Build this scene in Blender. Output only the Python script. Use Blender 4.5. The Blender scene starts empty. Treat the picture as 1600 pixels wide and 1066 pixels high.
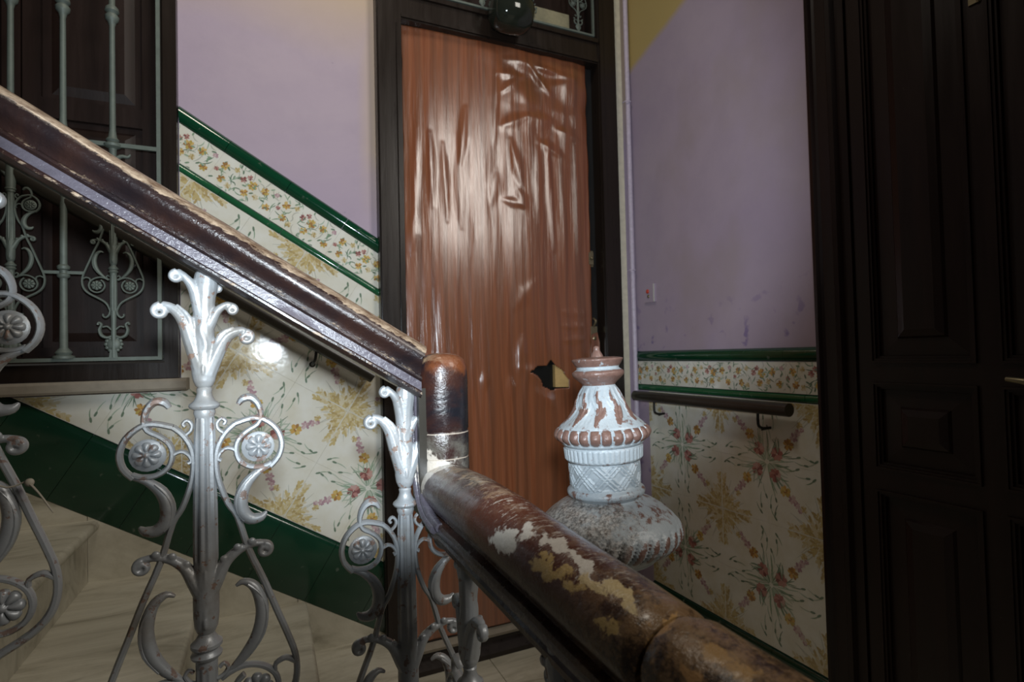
import bpy, bmesh, math, random
from math import pi, sin, cos, atan2, hypot
from mathutils import Vector, Matrix, noise
C = bpy.context.scene.collection
random.seed(7)

# ------------------------------------------------------------------ camera
cam_d = bpy.data.cameras.new('camera'); cam = bpy.data.objects.new('camera', cam_d); C.objects.link(cam)
cam_d.sensor_width = 36.0; cam_d.lens = 853.36/1600*36; cam_d.clip_start = .02
r = Vector((.91253564, -.40833699, -.02322973)); u = Vector((.01118466, -.03186115, .99942972)); f = Vector((.40884425, .91227505, .02450732))
M = Matrix((( r.x, u.x, -f.x, 0), (r.y, u.y, -f.y, 0), (r.z, u.z, -f.z, 0), (0, 0, 0, 1)))
cam.matrix_world = M
cam_d.dof.use_dof = True; cam_d.dof.focus_distance = 1.05; cam_d.dof.aperture_fstop = 6.0
bpy.context.scene.camera = cam

# ------------------------------------------------------------------ world, lights, exposure
sc = bpy.context.scene
w = bpy.data.worlds.new('world'); sc.world = w; w.use_nodes = True
w.node_tree.nodes['Background'].inputs[0].default_value = (1.0, .92, .82, 1)
w.node_tree.nodes['Background'].inputs[1].default_value = .022
sc.view_settings.view_transform = 'Standard'; sc.view_settings.look = 'None'
sc.view_settings.gamma = 1; sc.view_settings.use_curve_mapping = False
sc.view_settings.exposure = 0.0

def light(name, kind, loc, target, energy, color, **kw):
    d = bpy.data.lights.new(name, kind); d.energy = energy; d.color = color
    for k, v in kw.items(): setattr(d, k, v)
    o = bpy.data.objects.new(name, d); C.objects.link(o); o.location = loc
    o.rotation_euler = (Vector(target)-Vector(loc)).to_track_quat('-Z', 'Y').to_euler()
    return o
# the flash on top of the photographer's camera, beam a little above the lens axis
fl = light('flash', 'SPOT', (.02, -.03, .105), (.57, 1.90, .56), 104, (.82, .92, 1.0), shadow_soft_size=.035, spot_size=math.radians(78), spot_blend=.40)
# the window of the stairwell behind the photographer, and the landing lamp overhead
light('stair_window', 'AREA', (2.15, -1.3, 1.9), (.95, 2.3, .75), 50, (1.0, .94, .86), shape='RECTANGLE', size=.9, size_y=1.3)
light('stair_lamp', 'AREA', (.15, 1.15, 2.7), (.05, 2.2, .2), 14, (1.0, .90, .76), shape='DISK', size=.5)

# ------------------------------------------------------------------ node materials
def mat(name):
    m = bpy.data.materials.new(name); m.use_nodes = True
    return m, m.node_tree, m.node_tree.nodes['Principled BSDF']
class G:
    """tiny node graph helper"""
    def __init__(s, nt): s.nt = nt
    def n(s, t, **kw):
        x = s.nt.nodes.new(t)
        for k, v in kw.items(): setattr(x, k, v)
        return x
    def put(s, sock, v):
        if isinstance(v, bpy.types.NodeSocket): s.nt.links.new(v, sock)
        elif isinstance(v, (tuple, list)) and sock.type == 'RGBA' and len(v) == 3: sock.default_value = (*v, 1)
        else: sock.default_value = v
    def pos(s, scale=(1, 1, 1), loc=(0, 0, 0), rot=(0, 0, 0)):
        g = s.n('ShaderNodeNewGeometry'); m = s.n('ShaderNodeMapping')
        s.put(m.inputs[0], g.outputs['Position']); m.inputs['Scale'].default_value = scale; m.inputs['Location'].default_value = loc; m.inputs['Rotation'].default_value = rot
        return m.outputs[0]
    def objpos(s, scale=(1, 1, 1)):
        g = s.n('ShaderNodeTexCoord'); m = s.n('ShaderNodeMapping'); s.put(m.inputs[0], g.outputs['Object']); m.inputs['Scale'].default_value = scale
        return m.outputs[0]
    def noise(s, vec, scale=5, detail=4, rough=.55, dist=0, col=False):
        x = s.n('ShaderNodeTexNoise'); s.put(x.inputs['Vector'], vec); x.inputs['Scale'].default_value = scale; x.inputs['Detail'].default_value = detail
        x.inputs['Roughness'].default_value = rough; x.inputs['Distortion'].default_value = dist
        return x.outputs['Color' if col else 'Fac']
    def ramp(s, v, stops):
        x = s.n('ShaderNodeValToRGB'); s.put(x.inputs[0], v); e = x.color_ramp.elements
        while len(e) < len(stops): e.new(.5)
        for a, (p, c) in zip(e, stops):
            a.position = p; a.color = (c, c, c, 1) if isinstance(c, (int, float)) else (*c, 1)
        return x.outputs[0]
    def mix(s, fac, a, b, mode='MIX'):
        x = s.n('ShaderNodeMix', data_type='RGBA', blend_type=mode); s.put(x.inputs[0], fac); s.put(x.inputs[6], a); s.put(x.inputs[7], b)
        return x.outputs[2]
    def m(s, op, a, b=0.0, c=None):
        x = s.n('ShaderNodeMath', operation=op); s.put(x.inputs[0], a); s.put(x.inputs[1], b)
        if c is not None: s.put(x.inputs[2], c)
        return x.outputs[0]
    def v(s, op, a, b):
        x = s.n('ShaderNodeVectorMath', operation=op); s.put(x.inputs[0], a)
        if isinstance(b, (int, float)): x.inputs[3].default_value = b
        else: s.put(x.inputs[1], b)
        return x.outputs['Value' if op in ('LENGTH', 'DISTANCE', 'DOT_PRODUCT') else 0]
    def attr(s, name, out='Fac'):
        x = s.n('ShaderNodeAttribute'); x.attribute_name = name; return x.outputs[out]
    def bump(s, h, strength=.2, dist=.01):
        x = s.n('ShaderNodeBump'); s.put(x.inputs['Height'], h); x.inputs['Strength'].default_value = strength; x.inputs['Distance'].default_value = dist
        return x.outputs[0]
    def blob(s, vec, c, rad, soft=.35):
        """1 inside an ellipsoid round c, 0 outside"""
        d = s.v('SUBTRACT', vec, c); d = s.v('DIVIDE', d, rad); l = s.v('LENGTH', d, 0)
        x = s.n('ShaderNodeMapRange'); s.put(x.inputs[0], l); x.inputs[1].default_value = 1; x.inputs[2].default_value = 1-soft; x.inputs[3].default_value = 0; x.inputs[4].default_value = 1
        return x.outputs[0]
def principled(name, col, rough=.5, metal=0.0, bump=None, spec=.5, coat=0.0):
    m, nt, b = mat(name); g = G(nt); b.inputs['Base Color'].default_value = (*col, 1); b.inputs['Roughness'].default_value = rough; b.inputs['Metallic'].default_value = metal
    b.inputs['Specular IOR Level'].default_value = spec; b.inputs['Coat Weight'].default_value = coat
    n = g.noise(g.pos(), bump[0] if bump else 60, 4)
    c = g.mix(n, tuple(x*.75 for x in col), tuple(min(1, x*1.25) for x in col)); g.put(b.inputs['Base Color'], c)
    if bump: g.put(b.inputs['Normal'], g.bump(n, bump[1], bump[2]))
    return m

def m_wall(name, right):
    m, nt, b = mat(name); g = G(nt); p = g.pos()
    big = g.noise(p, 1.3, 5, .6, .6); fine = g.noise(p, 9, 6, .6)
    col = g.mix(g.ramp(big, [(.3, 0), (.7, 1)]), (.37, .29, .385), (.43, .345, .41))
    col = g.mix(g.ramp(fine, [(.45, 0), (.8, .35)]), col, (.33, .265, .335))
    sx = g.n('ShaderNodeSeparateXYZ'); g.put(sx.inputs[0], p)
    wob = g.m('MULTIPLY', g.m('SUBTRACT', g.noise(p, 2.2, 3), .5), .22)
    if right:
        t = g.m('SUBTRACT', g.m('ADD', sx.outputs[2], g.m('MULTIPLY', sx.outputs[1], .31)), 2.195)
        t = g.m('ADD', t, g.m('MULTIPLY', wob, .25)); yf = g.ramp(g.m('MULTIPLY_ADD', t, 14, .5), [(.2, 0), (.8, 1)])
        # scuffs of dark violet paint low on the wall
        s = g.noise(g.pos((1, 1, 1)), 17, 3, .5); low = g.ramp(g.m('MULTIPLY_ADD', sx.outputs[2], -1.6, .55), [(.05, 0), (.45, 1)])
        sc_ = g.m('MULTIPLY', g.ramp(s, [(.61, 0), (.68, 1)]), low); col = g.mix(g.m('MULTIPLY', sc_, .6), col, (.12, .08, .26))
        st = g.noise(g.pos((1, 1.2, .8)), 2.4, 4); col = g.mix(g.m('MULTIPLY', g.ramp(st, [(.5, 0), (.68, 1)]), .45), col, (.34, .27, .26))
    else:
        t = g.m('ADD', g.m('ADD', g.m('SUBTRACT', sx.outputs[2], 1.42), g.m('MULTIPLY', sx.outputs[0], .12)), wob)
        yf = g.m('MULTIPLY', g.ramp(g.m('MULTIPLY_ADD', t, 2.4, .5), [(.1, 0), (.9, 1)]), .75)
        # cream ghost of the old colour beside the door frame
        e = g.ramp(g.m('MULTIPLY_ADD', g.m('ABSOLUTE', g.m('SUBTRACT', sx.outputs[0], .44)), -9, 1), [(.2, 0), (.9, .7)])
        e = g.m('MULTIPLY', e, g.ramp(g.m('ADD', sx.outputs[2], g.m('MULTIPLY', wob, 3)), [(.55, 0), (.8, 1)])); yf = g.m('MAXIMUM', yf, e)
        mk = g.ramp(g.noise(p, 21, 2), [(.74, 0), (.8, .6)]); col = g.mix(mk, col, (.22, .17, .26))
    col = g.mix(yf, col, (.46, .34, .13) if right else (.50, .38, .24))
    g.put(b.inputs['Base Color'], col); b.inputs['Roughness'].default_value = .62
    g.put(b.inputs['Normal'], g.bump(g.m('ADD', fine, g.noise(p, 60, 3)), .12, .004))
    return m
WALL_BACK = m_wall('lilac_plaster', False); WALL_RIGHT = m_wall('lilac_plaster_right', True)

def m_tile(name, base=None, rough=.1):
    m, nt, b = mat(name); g = G(nt)
    c = g.attr('print', 'Color') if base is None else (*base, 1)
    p = g.pos(); n = g.noise(p, 14, 3)
    if base is None:
        c = g.mix(1.0, c, g.mix(g.ramp(n, [(.3, 0), (.75, 1)]), (1, .99, .97), (.90, .86, .76)), 'MULTIPLY')
    else:
        c = g.mix(n, tuple(x*.8 for x in base), tuple(x*1.25 for x in base))
        c = g.mix(g.ramp(g.noise(p, 35, 4), [(.66, 0), (.74, .4)]), c, (.2, .22, .18))
    g.put(b.inputs['Base Color'], c); b.inputs['Roughness'].default_value = rough; b.inputs['Coat Weight'].default_value = .3; b.inputs['Coat Roughness'].default_value = .05
    g.put(b.inputs['Normal'], g.bump(g.noise(p, 22, 2), .10, .004))
    return m
TILE = m_tile('printed_glazed_tile', rough=.10); GREEN_CAP = m_tile('dark_green_glaze', (.004, .048, .021), .10)
GREEN_LINE = m_tile('mid_green_glaze', (.014, .095, .038), .10); GREEN_BASE = m_tile('bottle_green_glaze', (.0045, .036, .018), .16)
GROUT = principled('grout', (.42, .38, .30), .9)

def m_marble():
    m, nt, b = mat('worn_marble'); g = G(nt); p = g.pos((1, 1, 1), rot=(0, 0, .5))
    v = g.noise(g.pos((1.2, 5.0, 3), rot=(0, 0, .25)), 2.2, 7, .62, 1.2)
    c = g.ramp(v, [(.28, (.25, .23, .17)), (.45, (.46, .43, .34)), (.62, (.56, .53, .43)), (.8, (.40, .36, .27))])
    dirt = g.ramp(g.noise(p, 5, 6, .7), [(.5, 0), (.75, .55)]); c = g.mix(dirt, c, (.24, .205, .14))
    g.put(b.inputs['Base Color'], c); b.inputs['Roughness'].default_value = .42
    g.put(b.inputs['Normal'], g.bump(g.noise(p, 30, 5), .1, .004)); return m
MARBLE = m_marble()

def m_alu(name, warm):
    m, nt, b = mat(name); g = G(nt); p = g.objpos(); pw = g.pos()
    n = g.noise(pw, 45, 5, .65); chips = g.ramp(n, [(.585, 0), (.62, 1)])
    c = g.mix(g.noise(pw, 14, 3), (.33, .35, .365), (.47, .49, .505))
    ao = g.n('ShaderNodeAmbientOcclusion'); ao.inputs['Distance'].default_value = .006; ao.samples = 4
    dirt = g.ramp(g.noise(pw, 12, 4), [(.5, 0), (.75, 1)])
    c = g.mix(g.m('MULTIPLY', dirt, .7), c, (.20, .165, .12))
    rust = g.mix(g.noise(pw, 120, 2), (.12, .045, .02), (.25, .13, .07)); c = g.mix(g.m('MULTIPLY', chips, .75), c, rust)
    g.put(b.inputs['Base Color'], c)
    g.put(b.inputs['Metallic'], g.m('MULTIPLY', g.m('SUBTRACT', 1, chips), .3)); b.inputs['Roughness'].default_value = .42
    g.put(b.inputs['Normal'], g.bump(g.m('ADD', g.noise(pw, 160, 4), g.m('MULTIPLY', chips, -.6)), .35, .0012)); return m
ALU = m_alu('chipped_aluminium_paint', False)
GRILLE = principled('dull_grey_green_paint', (.125, .15, .13), .55, .2, bump=(40, .2, .002))

def m_rail(upper=False, band=False, block=False):
    m, nt, b = mat('worn_varnished_handrail'); g = G(nt); p = g.pos()
    wear = g.attr('wear'); n1 = g.noise(p, 7, 6, .6, .5); n2 = g.noise(g.pos((.3, 1, 1)) if upper else p, 60 if upper else 38, 6, .7); n3 = g.noise(p, 110, 4, .7)
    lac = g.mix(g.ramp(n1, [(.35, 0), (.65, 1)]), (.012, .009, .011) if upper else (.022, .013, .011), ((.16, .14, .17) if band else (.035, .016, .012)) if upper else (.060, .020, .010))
    if block: lac = g.mix(g.ramp(n1, [(.42, 0), (.66, 1)]), (.010, .010, .014), (.070, .022, .010))
    if band: lac = g.mix(n2, (.05, .045, .055), (.14, .125, .155))  # dusty lilac-grey band, its reflected sheen painted into the lacquer colour
    t = g.m('ADD', g.m('MULTIPLY', wear, .95), g.m('MULTIPLY_ADD', n2, 1.1, -.62)); t = g.m('ADD', t, g.m('MULTIPLY_ADD', n3, .5, -.25))
    wf = g.ramp(t, [(.30, 0), (.42, 1)])
    wood = g.mix(g.ramp(n2, [(.35, 0), (.6, 1)]), (.10, .052, .026), (.40, .30, .21) if upper else (.30, .21, .13)); wood = g.mix(g.ramp(n3, [(.5, 0), (.7, .8)]), wood, (.11, .06, .03))
    c = g.mix(wf, lac, wood)
    # distorted coordinates for patches where paint was spilt or the varnish is gone
    dv = g.v('SCALE', g.v('SUBTRACT', g.noise(p, 22, 5, .65, col=True), (.5, .5, .5)), .085)
    # stay on the rail: work along its length (Y) and round it (angle)
    q = g.v('ADD', p, dv)
    def patch(c_, cen, rad, col_, amt=1.0, soft=.15): return g.mix(g.m('MULTIPLY', g.blob(q, cen, rad, soft), amt), c_, col_)
    grime = g.ramp(g.noise(p, 16, 5, .7), [(.4, 0), (.6, 1)])
    c = g.mix(g.m('MULTIPLY', g.m('MULTIPLY', g.blob(q, (.315, .93, -.195), (.08, .15, .06), .3), grime), .85), c, (.13, .12, .10))
    c = patch(c, (.31, .62, -.22), (.09, .20, .07), (.085, .024, .012), .75, .5)          # red-brown worn varnish
    mot = g.ramp(g.m('MULTIPLY_ADD', g.noise(p, 70, 5, .75), .6, g.m('MULTIPLY', g.noise(p, 18, 4, .6), .5)), [(.50, 0), (.60, 1)])
    nearm = g.blob(p, (.36, .22, -.29), (.2, .36, .2), .35)
    c = g.mix(g.m('MULTIPLY', nearm, .85), c, g.mix(mot, (.030, .017, .009), (.19, .115, .055)))
    spots = g.ramp(g.noise(p, 27, 6, .78), [(.58, 0), (.65, 1)])
    c = g.mix(g.m('MULTIPLY', g.m('MULTIPLY', spots, g.blob(p, (.34, .30, -.27), (.15, .24, .14), .4)), .6), c, (.34, .19, .07))
    W_ = (.60, .57, .51); O_ = (.44, .31, .12); O2 = (.50, .39, .20)
    for cen, rad, cc in (((.276, .655, -.238), (.016, .030, .014), W_), ((.298, .63, -.226), (.020, .020, .014), W_), ((.313, .585, -.228), (.011, .040, .016), W_), ((.317, .53, -.234), (.009, .040, .018), W_),
                         ((.291, .560, -.244), (.010, .030, .012), O_), ((.296, .522, -.247), (.016, .020, .014), O_), ((.313, .500, -.241), (.010, .030, .014), O2), ((.318, .462, -.245), (.010, .036, .016), O2),
                         ((.296, .455, -.266), (.012, .016, .010), O_), ((.325, .408, -.250), (.040, .007, .03), (.36, .21, .08)), ((.345, .345, -.257), (.012, .030, .02), (.30, .18, .07)), ((.318, .350, -.268), (.008, .02, .02), (.30, .17, .07))):
        c = patch(c, cen, rad, cc, .95, .25)
    c = patch(c, (.268, 1.005, -.215), (.03, .035, .038), (.55, .49, .42)); c = patch(c, (.30, .985, -.205), (.03, .02, .012), (.45, .42, .38))
    c = patch(c, (.325, 1.0, -.005), (.055, .06, .036), (.16, .050, .018), .9, .5)          # red-brown crown of the corner block
    scr = g.ramp(g.noise(g.pos((9, 34, 14), rot=(0, 0, .7)), 6, 6, .75), [(.565, 0), (.60, 1)])
    c = g.mix(g.m('MULTIPLY', g.m('MULTIPLY', scr, g.blob(p, (.33, .68, -.215), (.06, .36, .07), .4)), .65), c, (.46, .42, .36))
    if block:
        sz = g.n('ShaderNodeSeparateXYZ'); g.put(sz.inputs[0], g.pos())
        for zz_ in (-.1475, -.1955):
            l_ = g.m('LESS_THAN', g.m('ABSOLUTE', g.m('SUBTRACT', g.m('ADD', sz.outputs[2], g.m('MULTIPLY_ADD', n2, .003, -.0015)), zz_)), .0012); c = g.mix(g.m('MULTIPLY', l_, .7), c, (.45, .38, .31))
    g.put(b.inputs['Base Color'], c)
    g.put(b.inputs['Roughness'], g.m('ADD', g.m('MULTIPLY', wf, .25), g.m('MULTIPLY_ADD', n2, .25, .13)))
    b.inputs['Coat Weight'].default_value = .25; b.inputs['Coat Roughness'].default_value = .15
    g.put(b.inputs['Normal'], g.bump(g.m('ADD', g.m('MULTIPLY', n2, .7), g.m('MULTIPLY', n3, .5)), .6, .0035)); return m
RAIL = m_rail(); RAIL_UP = m_rail(True); RAIL_BAND = m_rail(True, True); RAIL_BLOCK = m_rail(block=True)
DARK_RAIL = principled('dark_round_wood', (.03, .026, .02), .3, bump=(30, .2, .002))

def m_newel():
    m, nt, b = mat('worn_white_painted_iron'); g = G(nt); p = g.pos(); wear = g.attr('wear')
    n = g.noise(p, 48, 6, .7); t = g.m('ADD', wear, g.m('MULTIPLY_ADD', n, 1.5, -.78)); wf = g.ramp(t, [(.42, 0), (.56, 1)])
    white = g.mix(g.noise(p, 20, 4), (.30, .345, .375), (.42, .46, .485)); br = g.mix(g.noise(p, 130, 3), (.11, .058, .045), (.22, .13, .105))
    c = g.mix(wf, white, br); dust = g.attr('dust'); dd = g.ramp(g.m('ADD', dust, g.m('MULTIPLY_ADD', g.noise(p, 30, 6, .7), 1.4, -.75)), [(.4, 0), (.7, 1)])
    dc = g.mix(g.ramp(g.noise(p, 150, 4, .7), [(.4, 0), (.62, 1)]), (.075, .065, .055), (.42, .40, .37)); c = g.mix(g.m('MULTIPLY', dd, .85), c, dc)
    g.put(b.inputs['Base Color'], c); b.inputs['Roughness'].default_value = .38; g.put(b.inputs['Normal'], g.bump(g.m('ADD', n, g.noise(p, 170, 3)), .5, .002)); return m
NEWEL = m_newel()

def m_darkwood(name, c1, c2, rough=.25):
    m, nt, b = mat(name); g = G(nt); b.inputs['Specular IOR Level'].default_value = .32; p = g.pos((9, 9, .8)); n = g.noise(p, 3, 6, .6, .4)
    c = g.mix(n, c1, c2); w_ = g.ramp(g.noise(g.pos(), 26, 6, .75), [(.70, 0), (.76, 1)]); c = g.mix(g.m('MULTIPLY', w_, .5), c, (.14, .11, .08))
    g.put(b.inputs['Base Color'], c); g.put(b.inputs['Roughness'], g.m('MULTIPLY_ADD', n, .3, rough-.1)); g.put(b.inputs['Normal'], g.bump(n, .25, .002)); return m
DARKWOOD = m_darkwood('dark_varnished_wood', (.0065, .0032, .0027), (.017, .0065, .005), .33)
FRAMEWOOD = m_darkwood('dark_frame_wood', (.011, .008, .0065), (.022, .014, .010), .26)

def m_vinyl():
    m, nt, b = mat('wood_print_vinyl'); g = G(nt)
    s1 = g.noise(g.pos((16, 1, .35)), 1.6, 5, .6, .3); s2 = g.noise(g.pos((75, 1, 1.0)), 2, 4, .7)
    wv = g.n('ShaderNodeTexWave', wave_type='BANDS', bands_direction='X'); g.put(wv.inputs[0], g.pos((1, 1, .16))); wv.inputs['Scale'].default_value = 5; wv.inputs['Distortion'].default_value = 9; wv.inputs['Detail'].default_value = 3; wv.inputs['Detail Scale'].default_value = .9
    c = g.ramp(s1, [(.3, (.17, .046, .017)), (.48, (.25, .084, .036)), (.62, (.185, .066, .030)), (.78, (.26, .072, .026))])
    c = g.mix(g.m('MULTIPLY', g.ramp(wv.outputs[1], [(.62, 0), (.9, 1)]), .35), c, (.09, .035, .018)); c = g.mix(g.m('MULTIPLY', g.ramp(s2, [(.5, 0), (.75, 1)]), .4), c, (.10, .032, .014))
    g.put(b.inputs['Base Color'], c); b.inputs['Roughness'].default_value = .24; b.inputs['Specular IOR Level'].default_value = .8; b.inputs['Coat Weight'].default_value = .6; b.inputs['Coat Roughness'].default_value = .2
    hb = g.noise(g.pos((14, 1, 1.2)), 1.5, 3); g.put(b.inputs['Normal'], g.bump(g.m('ADD', hb, g.m('MULTIPLY', s2, .12)), .35, .02)); return m
VINYL = m_vinyl()
CREAM = principled('cream_gloss_paint', (.68, .62, .48), .5, bump=(30, .2, .003))
LILAC_PAINT = principled('pale_lilac_paint', (.58, .50, .60), .45)
BLACK = principled('blackened_metal', (.012, .012, .011), .3, .3)
VOID = principled('dark_gap', (.006, .005, .005), .9)
RAWWOOD = principled('raw_yellow_wood', (.50, .33, .13), .7, bump=(60, .3, .002))
BRASS = principled('tarnished_metal', (.25, .21, .13), .4, .8)
WHITE_PL = principled('white_plastic', (.6, .58, .55), .35)
RED_PL = principled('red_button', (.55, .06, .03), .3)
STRING = principled('pale_string', (.42, .38, .30), .8)
LAMPGLASS = principled('dark_green_glass', (.02, .024, .018), .08, .2)
PANELW = m_darkwood('window_shutter_wood', (.010, .006, .005), (.022, .010, .007), .4)
SILL = principled('dusty_stone', (.23, .20, .155), .7, bump=(30, .3, .003))
YELLOWP = principled('yellowed_plaster', (.30, .27, .17), .7)

# ------------------------------------------------------------------ mesh helpers
class MB:
    def __init__(s): s.v = []; s.f = []; s.mi = []; s.w = []
    def add(s, vs, fs, mi=0, w=None):
        k = len(s.v); s.v += [tuple(x) for x in vs]; s.f += [tuple(i+k for i in q) for q in fs]; s.mi += [mi]*len(fs)
        s.w += (w if w is not None else [0.0]*len(vs)); return s
    def box(s, a, b, mi=0):
        x0, y0, z0 = (min(a[i], b[i]) for i in range(3)); x1, y1, z1 = (max(a[i], b[i]) for i in range(3))
        v = [(x0, y0, z0), (x1, y0, z0), (x1, y1, z0), (x0, y1, z0), (x0, y0, z1), (x1, y0, z1), (x1, y1, z1), (x0, y1, z1)]
        return s.add(v, [(0, 3, 2, 1), (4, 5, 6, 7), (0, 1, 5, 4), (1, 2, 6, 5), (2, 3, 7, 6), (3, 0, 4, 7)], mi)
    def prism(s, poly, y0, y1, axis='y', mi=0):
        """poly = list of (a, b); extruded along the axis"""
        def P(a, b, t): return (a, t, b) if axis == 'y' else ((t, a, b) if axis == 'x' else (a, b, t))
        n = len(poly); v = [P(a, b, y0) for a, b in poly]+[P(a, b, y1) for a, b in poly]
        fs = [tuple(range(n))[::-1], tuple(range(n, 2*n))]+[(i, (i+1) % n, n+(i+1) % n, n+i) for i in range(n)]
        return s.add(v, fs, mi)
    def lathe(s, prof, cx=0, cy=0, n=24, mod=None, mi=0):
        k = []; v = []; w = []
        for i, (rr, z) in enumerate(prof):
            for j in range(n):
                a = 2*pi*j/n; d = mod(a, z, rr) if mod else 0
                v.append((cx+(rr+d)*cos(a), cy+(rr+d)*sin(a), z))
        fs = []
        for i in range(len(prof)-1):
            for j in range(n):
                a, b = i*n+j, i*n+(j+1) % n; fs.append((a, b, b+n, a+n) if prof[i+1][1] >= prof[i][1] else (a, a+n, b+n, b))
        fs.append(tuple(range(n))[::-1]); fs.append(tuple(range((len(prof)-1)*n, len(prof)*n)))
        return s.add(v, fs, mi)
    def tube(s, pts, rad, n=8, flat=1.0, smooth=3, mi=0, side=Vector((0, 1, 0))):
        """tube through pts (3-D) with radii; 'flat' scales the section along 'side'"""
        P = [Vector(p) for p in pts]; R_ = list(rad) if hasattr(rad, '__len__') else [rad]*len(P)
        Q = []; RR = []
        for i in range(len(P)-1):
            p0 = P[max(i-1, 0)]; p1 = P[i]; p2 = P[i+1]; p3 = P[min(i+2, len(P)-1)]
            for k in range(smooth):
                t = k/smooth; Q.append(.5*((2*p1)+(p2-p0)*t+(2*p0-5*p1+4*p2-p3)*t*t+(3*p1-p0-3*p2+p3)*t**3)); RR.append(R_[i]*(1-t)+R_[i+1]*t)
        Q.append(P[-1]); RR.append(R_[-1]); v = []
        for i, q in enumerate(Q):
            d = (Q[min(i+1, len(Q)-1)]-Q[max(i-1, 0)]); d = d.normalized() if d.length > 1e-9 else Vector((0, 0, 1))
            sd = side-d*side.dot(d)
            if sd.length < 1e-4: sd = Vector((1, 0, 0))-d*d.x
            sd.normalize(); nn = d.cross(sd)
            for j in range(n):
                a = 2*pi*(j+.5)/n; v.append(q+nn*(cos(a)*RR[i])+sd*(sin(a)*RR[i]*flat))
        fs = [(i*n+j, i*n+(j+1) % n, (i+1)*n+(j+1) % n, (i+1)*n+j) for i in range(len(Q)-1) for j in range(n)]
        fs.append(tuple(range(n))[::-1]); fs.append(tuple(range((len(Q)-1)*n, len(Q)*n)))
        return s.add(v, fs, mi)
    def ball(s, c, r3, n=12, m=7, mi=0):
        v = []; fs = []
        for i in range(1, m):
            ph = pi*i/m
            for j in range(n): a = 2*pi*j/n; v.append((c[0]+r3[0]*sin(ph)*cos(a), c[1]+r3[1]*sin(ph)*sin(a), c[2]-r3[2]*cos(ph)))
        b0 = len(v); v.append((c[0], c[1], c[2]-r3[2])); v.append((c[0], c[1], c[2]+r3[2]))
        for i in range(m-2):
            for j in range(n): a, b = i*n+j, i*n+(j+1) % n; fs.append((a, b, b+n, a+n))
        for j in range(n): fs.append((b0, (j+1) % n, j)); fs.append((b0+1, (m-2)*n+j, (m-2)*n+(j+1) % n))
        return s.add(v, fs, mi)
    def frame(s, a, b, y0, y1, wd, axis='y', bevel=True, mi=0):
        """rectangular picture-frame between corners a=(a0,b0), b=(a1,b1) of bar width wd"""
        (x0, z0), (x1, z1) = a, b
        for q in ([(x0, z0), (x1, z0), (x1-wd, z0+wd), (x0+wd, z0+wd)], [(x1, z0), (x1, z1), (x1-wd, z1-wd), (x1-wd, z0+wd)], [(x1, z1), (x0, z1), (x0+wd, z1-wd), (x1-wd, z1-wd)], [(x0, z1), (x0, z0), (x0+wd, z0+wd), (x0+wd, z1-wd)]):
            s.prism(q, y0, y1, axis, mi)
        return s
    def mesh(s, name, mats, smooth=35, wear=None):
        me = bpy.data.meshes.new(name); me.from_pydata(s.v, [], s.f); me.validate(clean_customdata=False)
        for m_ in (mats if isinstance(mats, (list, tuple)) else [mats]): me.materials.append(m_)
        if len(me.polygons) == len(s.mi) and any(s.mi): me.polygons.foreach_set('material_index', s.mi)
        if any(s.w): a = me.attributes.new('wear', 'FLOAT', 'POINT'); a.data.foreach_set('value', s.w)
        bm = bmesh.new(); bm.from_mesh(me); bmesh.ops.recalc_face_normals(bm, faces=bm.faces); bm.to_mesh(me); bm.free()
        if smooth: me.shade_smooth(); me.set_sharp_from_angle(angle=math.radians(smooth))
        me.update(); return me
def link(name, me, parent=None, loc=None, mw=None):
    o = bpy.data.objects.new(name, me); C.objects.link(o)
    if parent: o.parent = parent
    if loc: o.location = loc
    if mw is not None: o.matrix_local = mw
    return o
def obj(name, mb, mats, parent=None, smooth=35, label=None):
    o = link(name, mb.mesh(name, mats, smooth), parent)
    if label: o['label'] = label
    return o
def tag(o, label=None, cat=None, group=None, kind=None):
    for k, v in (('label', label), ('category', cat), ('group', group), ('kind', kind)):
        if v: o[k] = v
    return o
def empty(name, loc=(0, 0, 0), **kw):
    o = bpy.data.objects.new(name, None); C.objects.link(o); o.location = loc; o.empty_display_size = .1; return tag(o, **kw)
def child_world(name, me, parent):
    """child given in world coordinates of a parent that only has a location"""
    o = link(name, me, parent); o.matrix_parent_inverse = Matrix.Translation(-parent.location); return o
def pobj(name, mb, mats, parent, smooth=35, label=None):
    o = child_world(name, mb.mesh(name, mats, smooth), parent)
    if label: o['label'] = label
    return o

# ================================================================== THE SETTING
D = 2.33; XR = 1.759; FLOOR = -1.34
SL = .6212801; cs = 1/hypot(1, SL); sn = SL*cs
TOP = 2.4
wb = MB()
wb.box((-1.7, D, -1.6), (-.30, D+.16, -.06)); wb.box((-.30, D, -1.6), (.47, D+.16, TOP)); wb.box((1.64, D, -1.6), (XR+.15, D+.16, TOP)); wb.box((.47, D, -1.6), (1.64, D+.16, -1.35)); wb.box((.47, D, 2.25), (1.64, D+.16, TOP))
wall_back = tag(obj('wall_back', wb, WALL_BACK, smooth=0), kind='structure')
wr = MB(); wr.box((XR, 1.27, -1.6), (XR+.15, D, TOP)); wall_right = tag(obj('wall_right', wr, WALL_RIGHT, smooth=0), kind='structure')
# landing floor of marble slabs
flr = MB(); flr.box((.42, -.6, FLOOR-.15), (XR+.15, D+.1, FLOOR-.012)); floor = tag(obj('floor', flr, GROUT, smooth=0), kind='structure')
k = 0
for i in range(3):
    for j in range(6):
        x0 = .42+i*.46; y0 = -.6+j*.49; x1 = min(x0+.457, XR); y1 = min(y0+.487, D)
        s_ = MB(); s_.box((x0, y0, FLOOR-.02), (x1, y1, FLOOR+random.uniform(-.001, .0006))); obj('floor_slab', s_, MARBLE, floor, 0)

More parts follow.
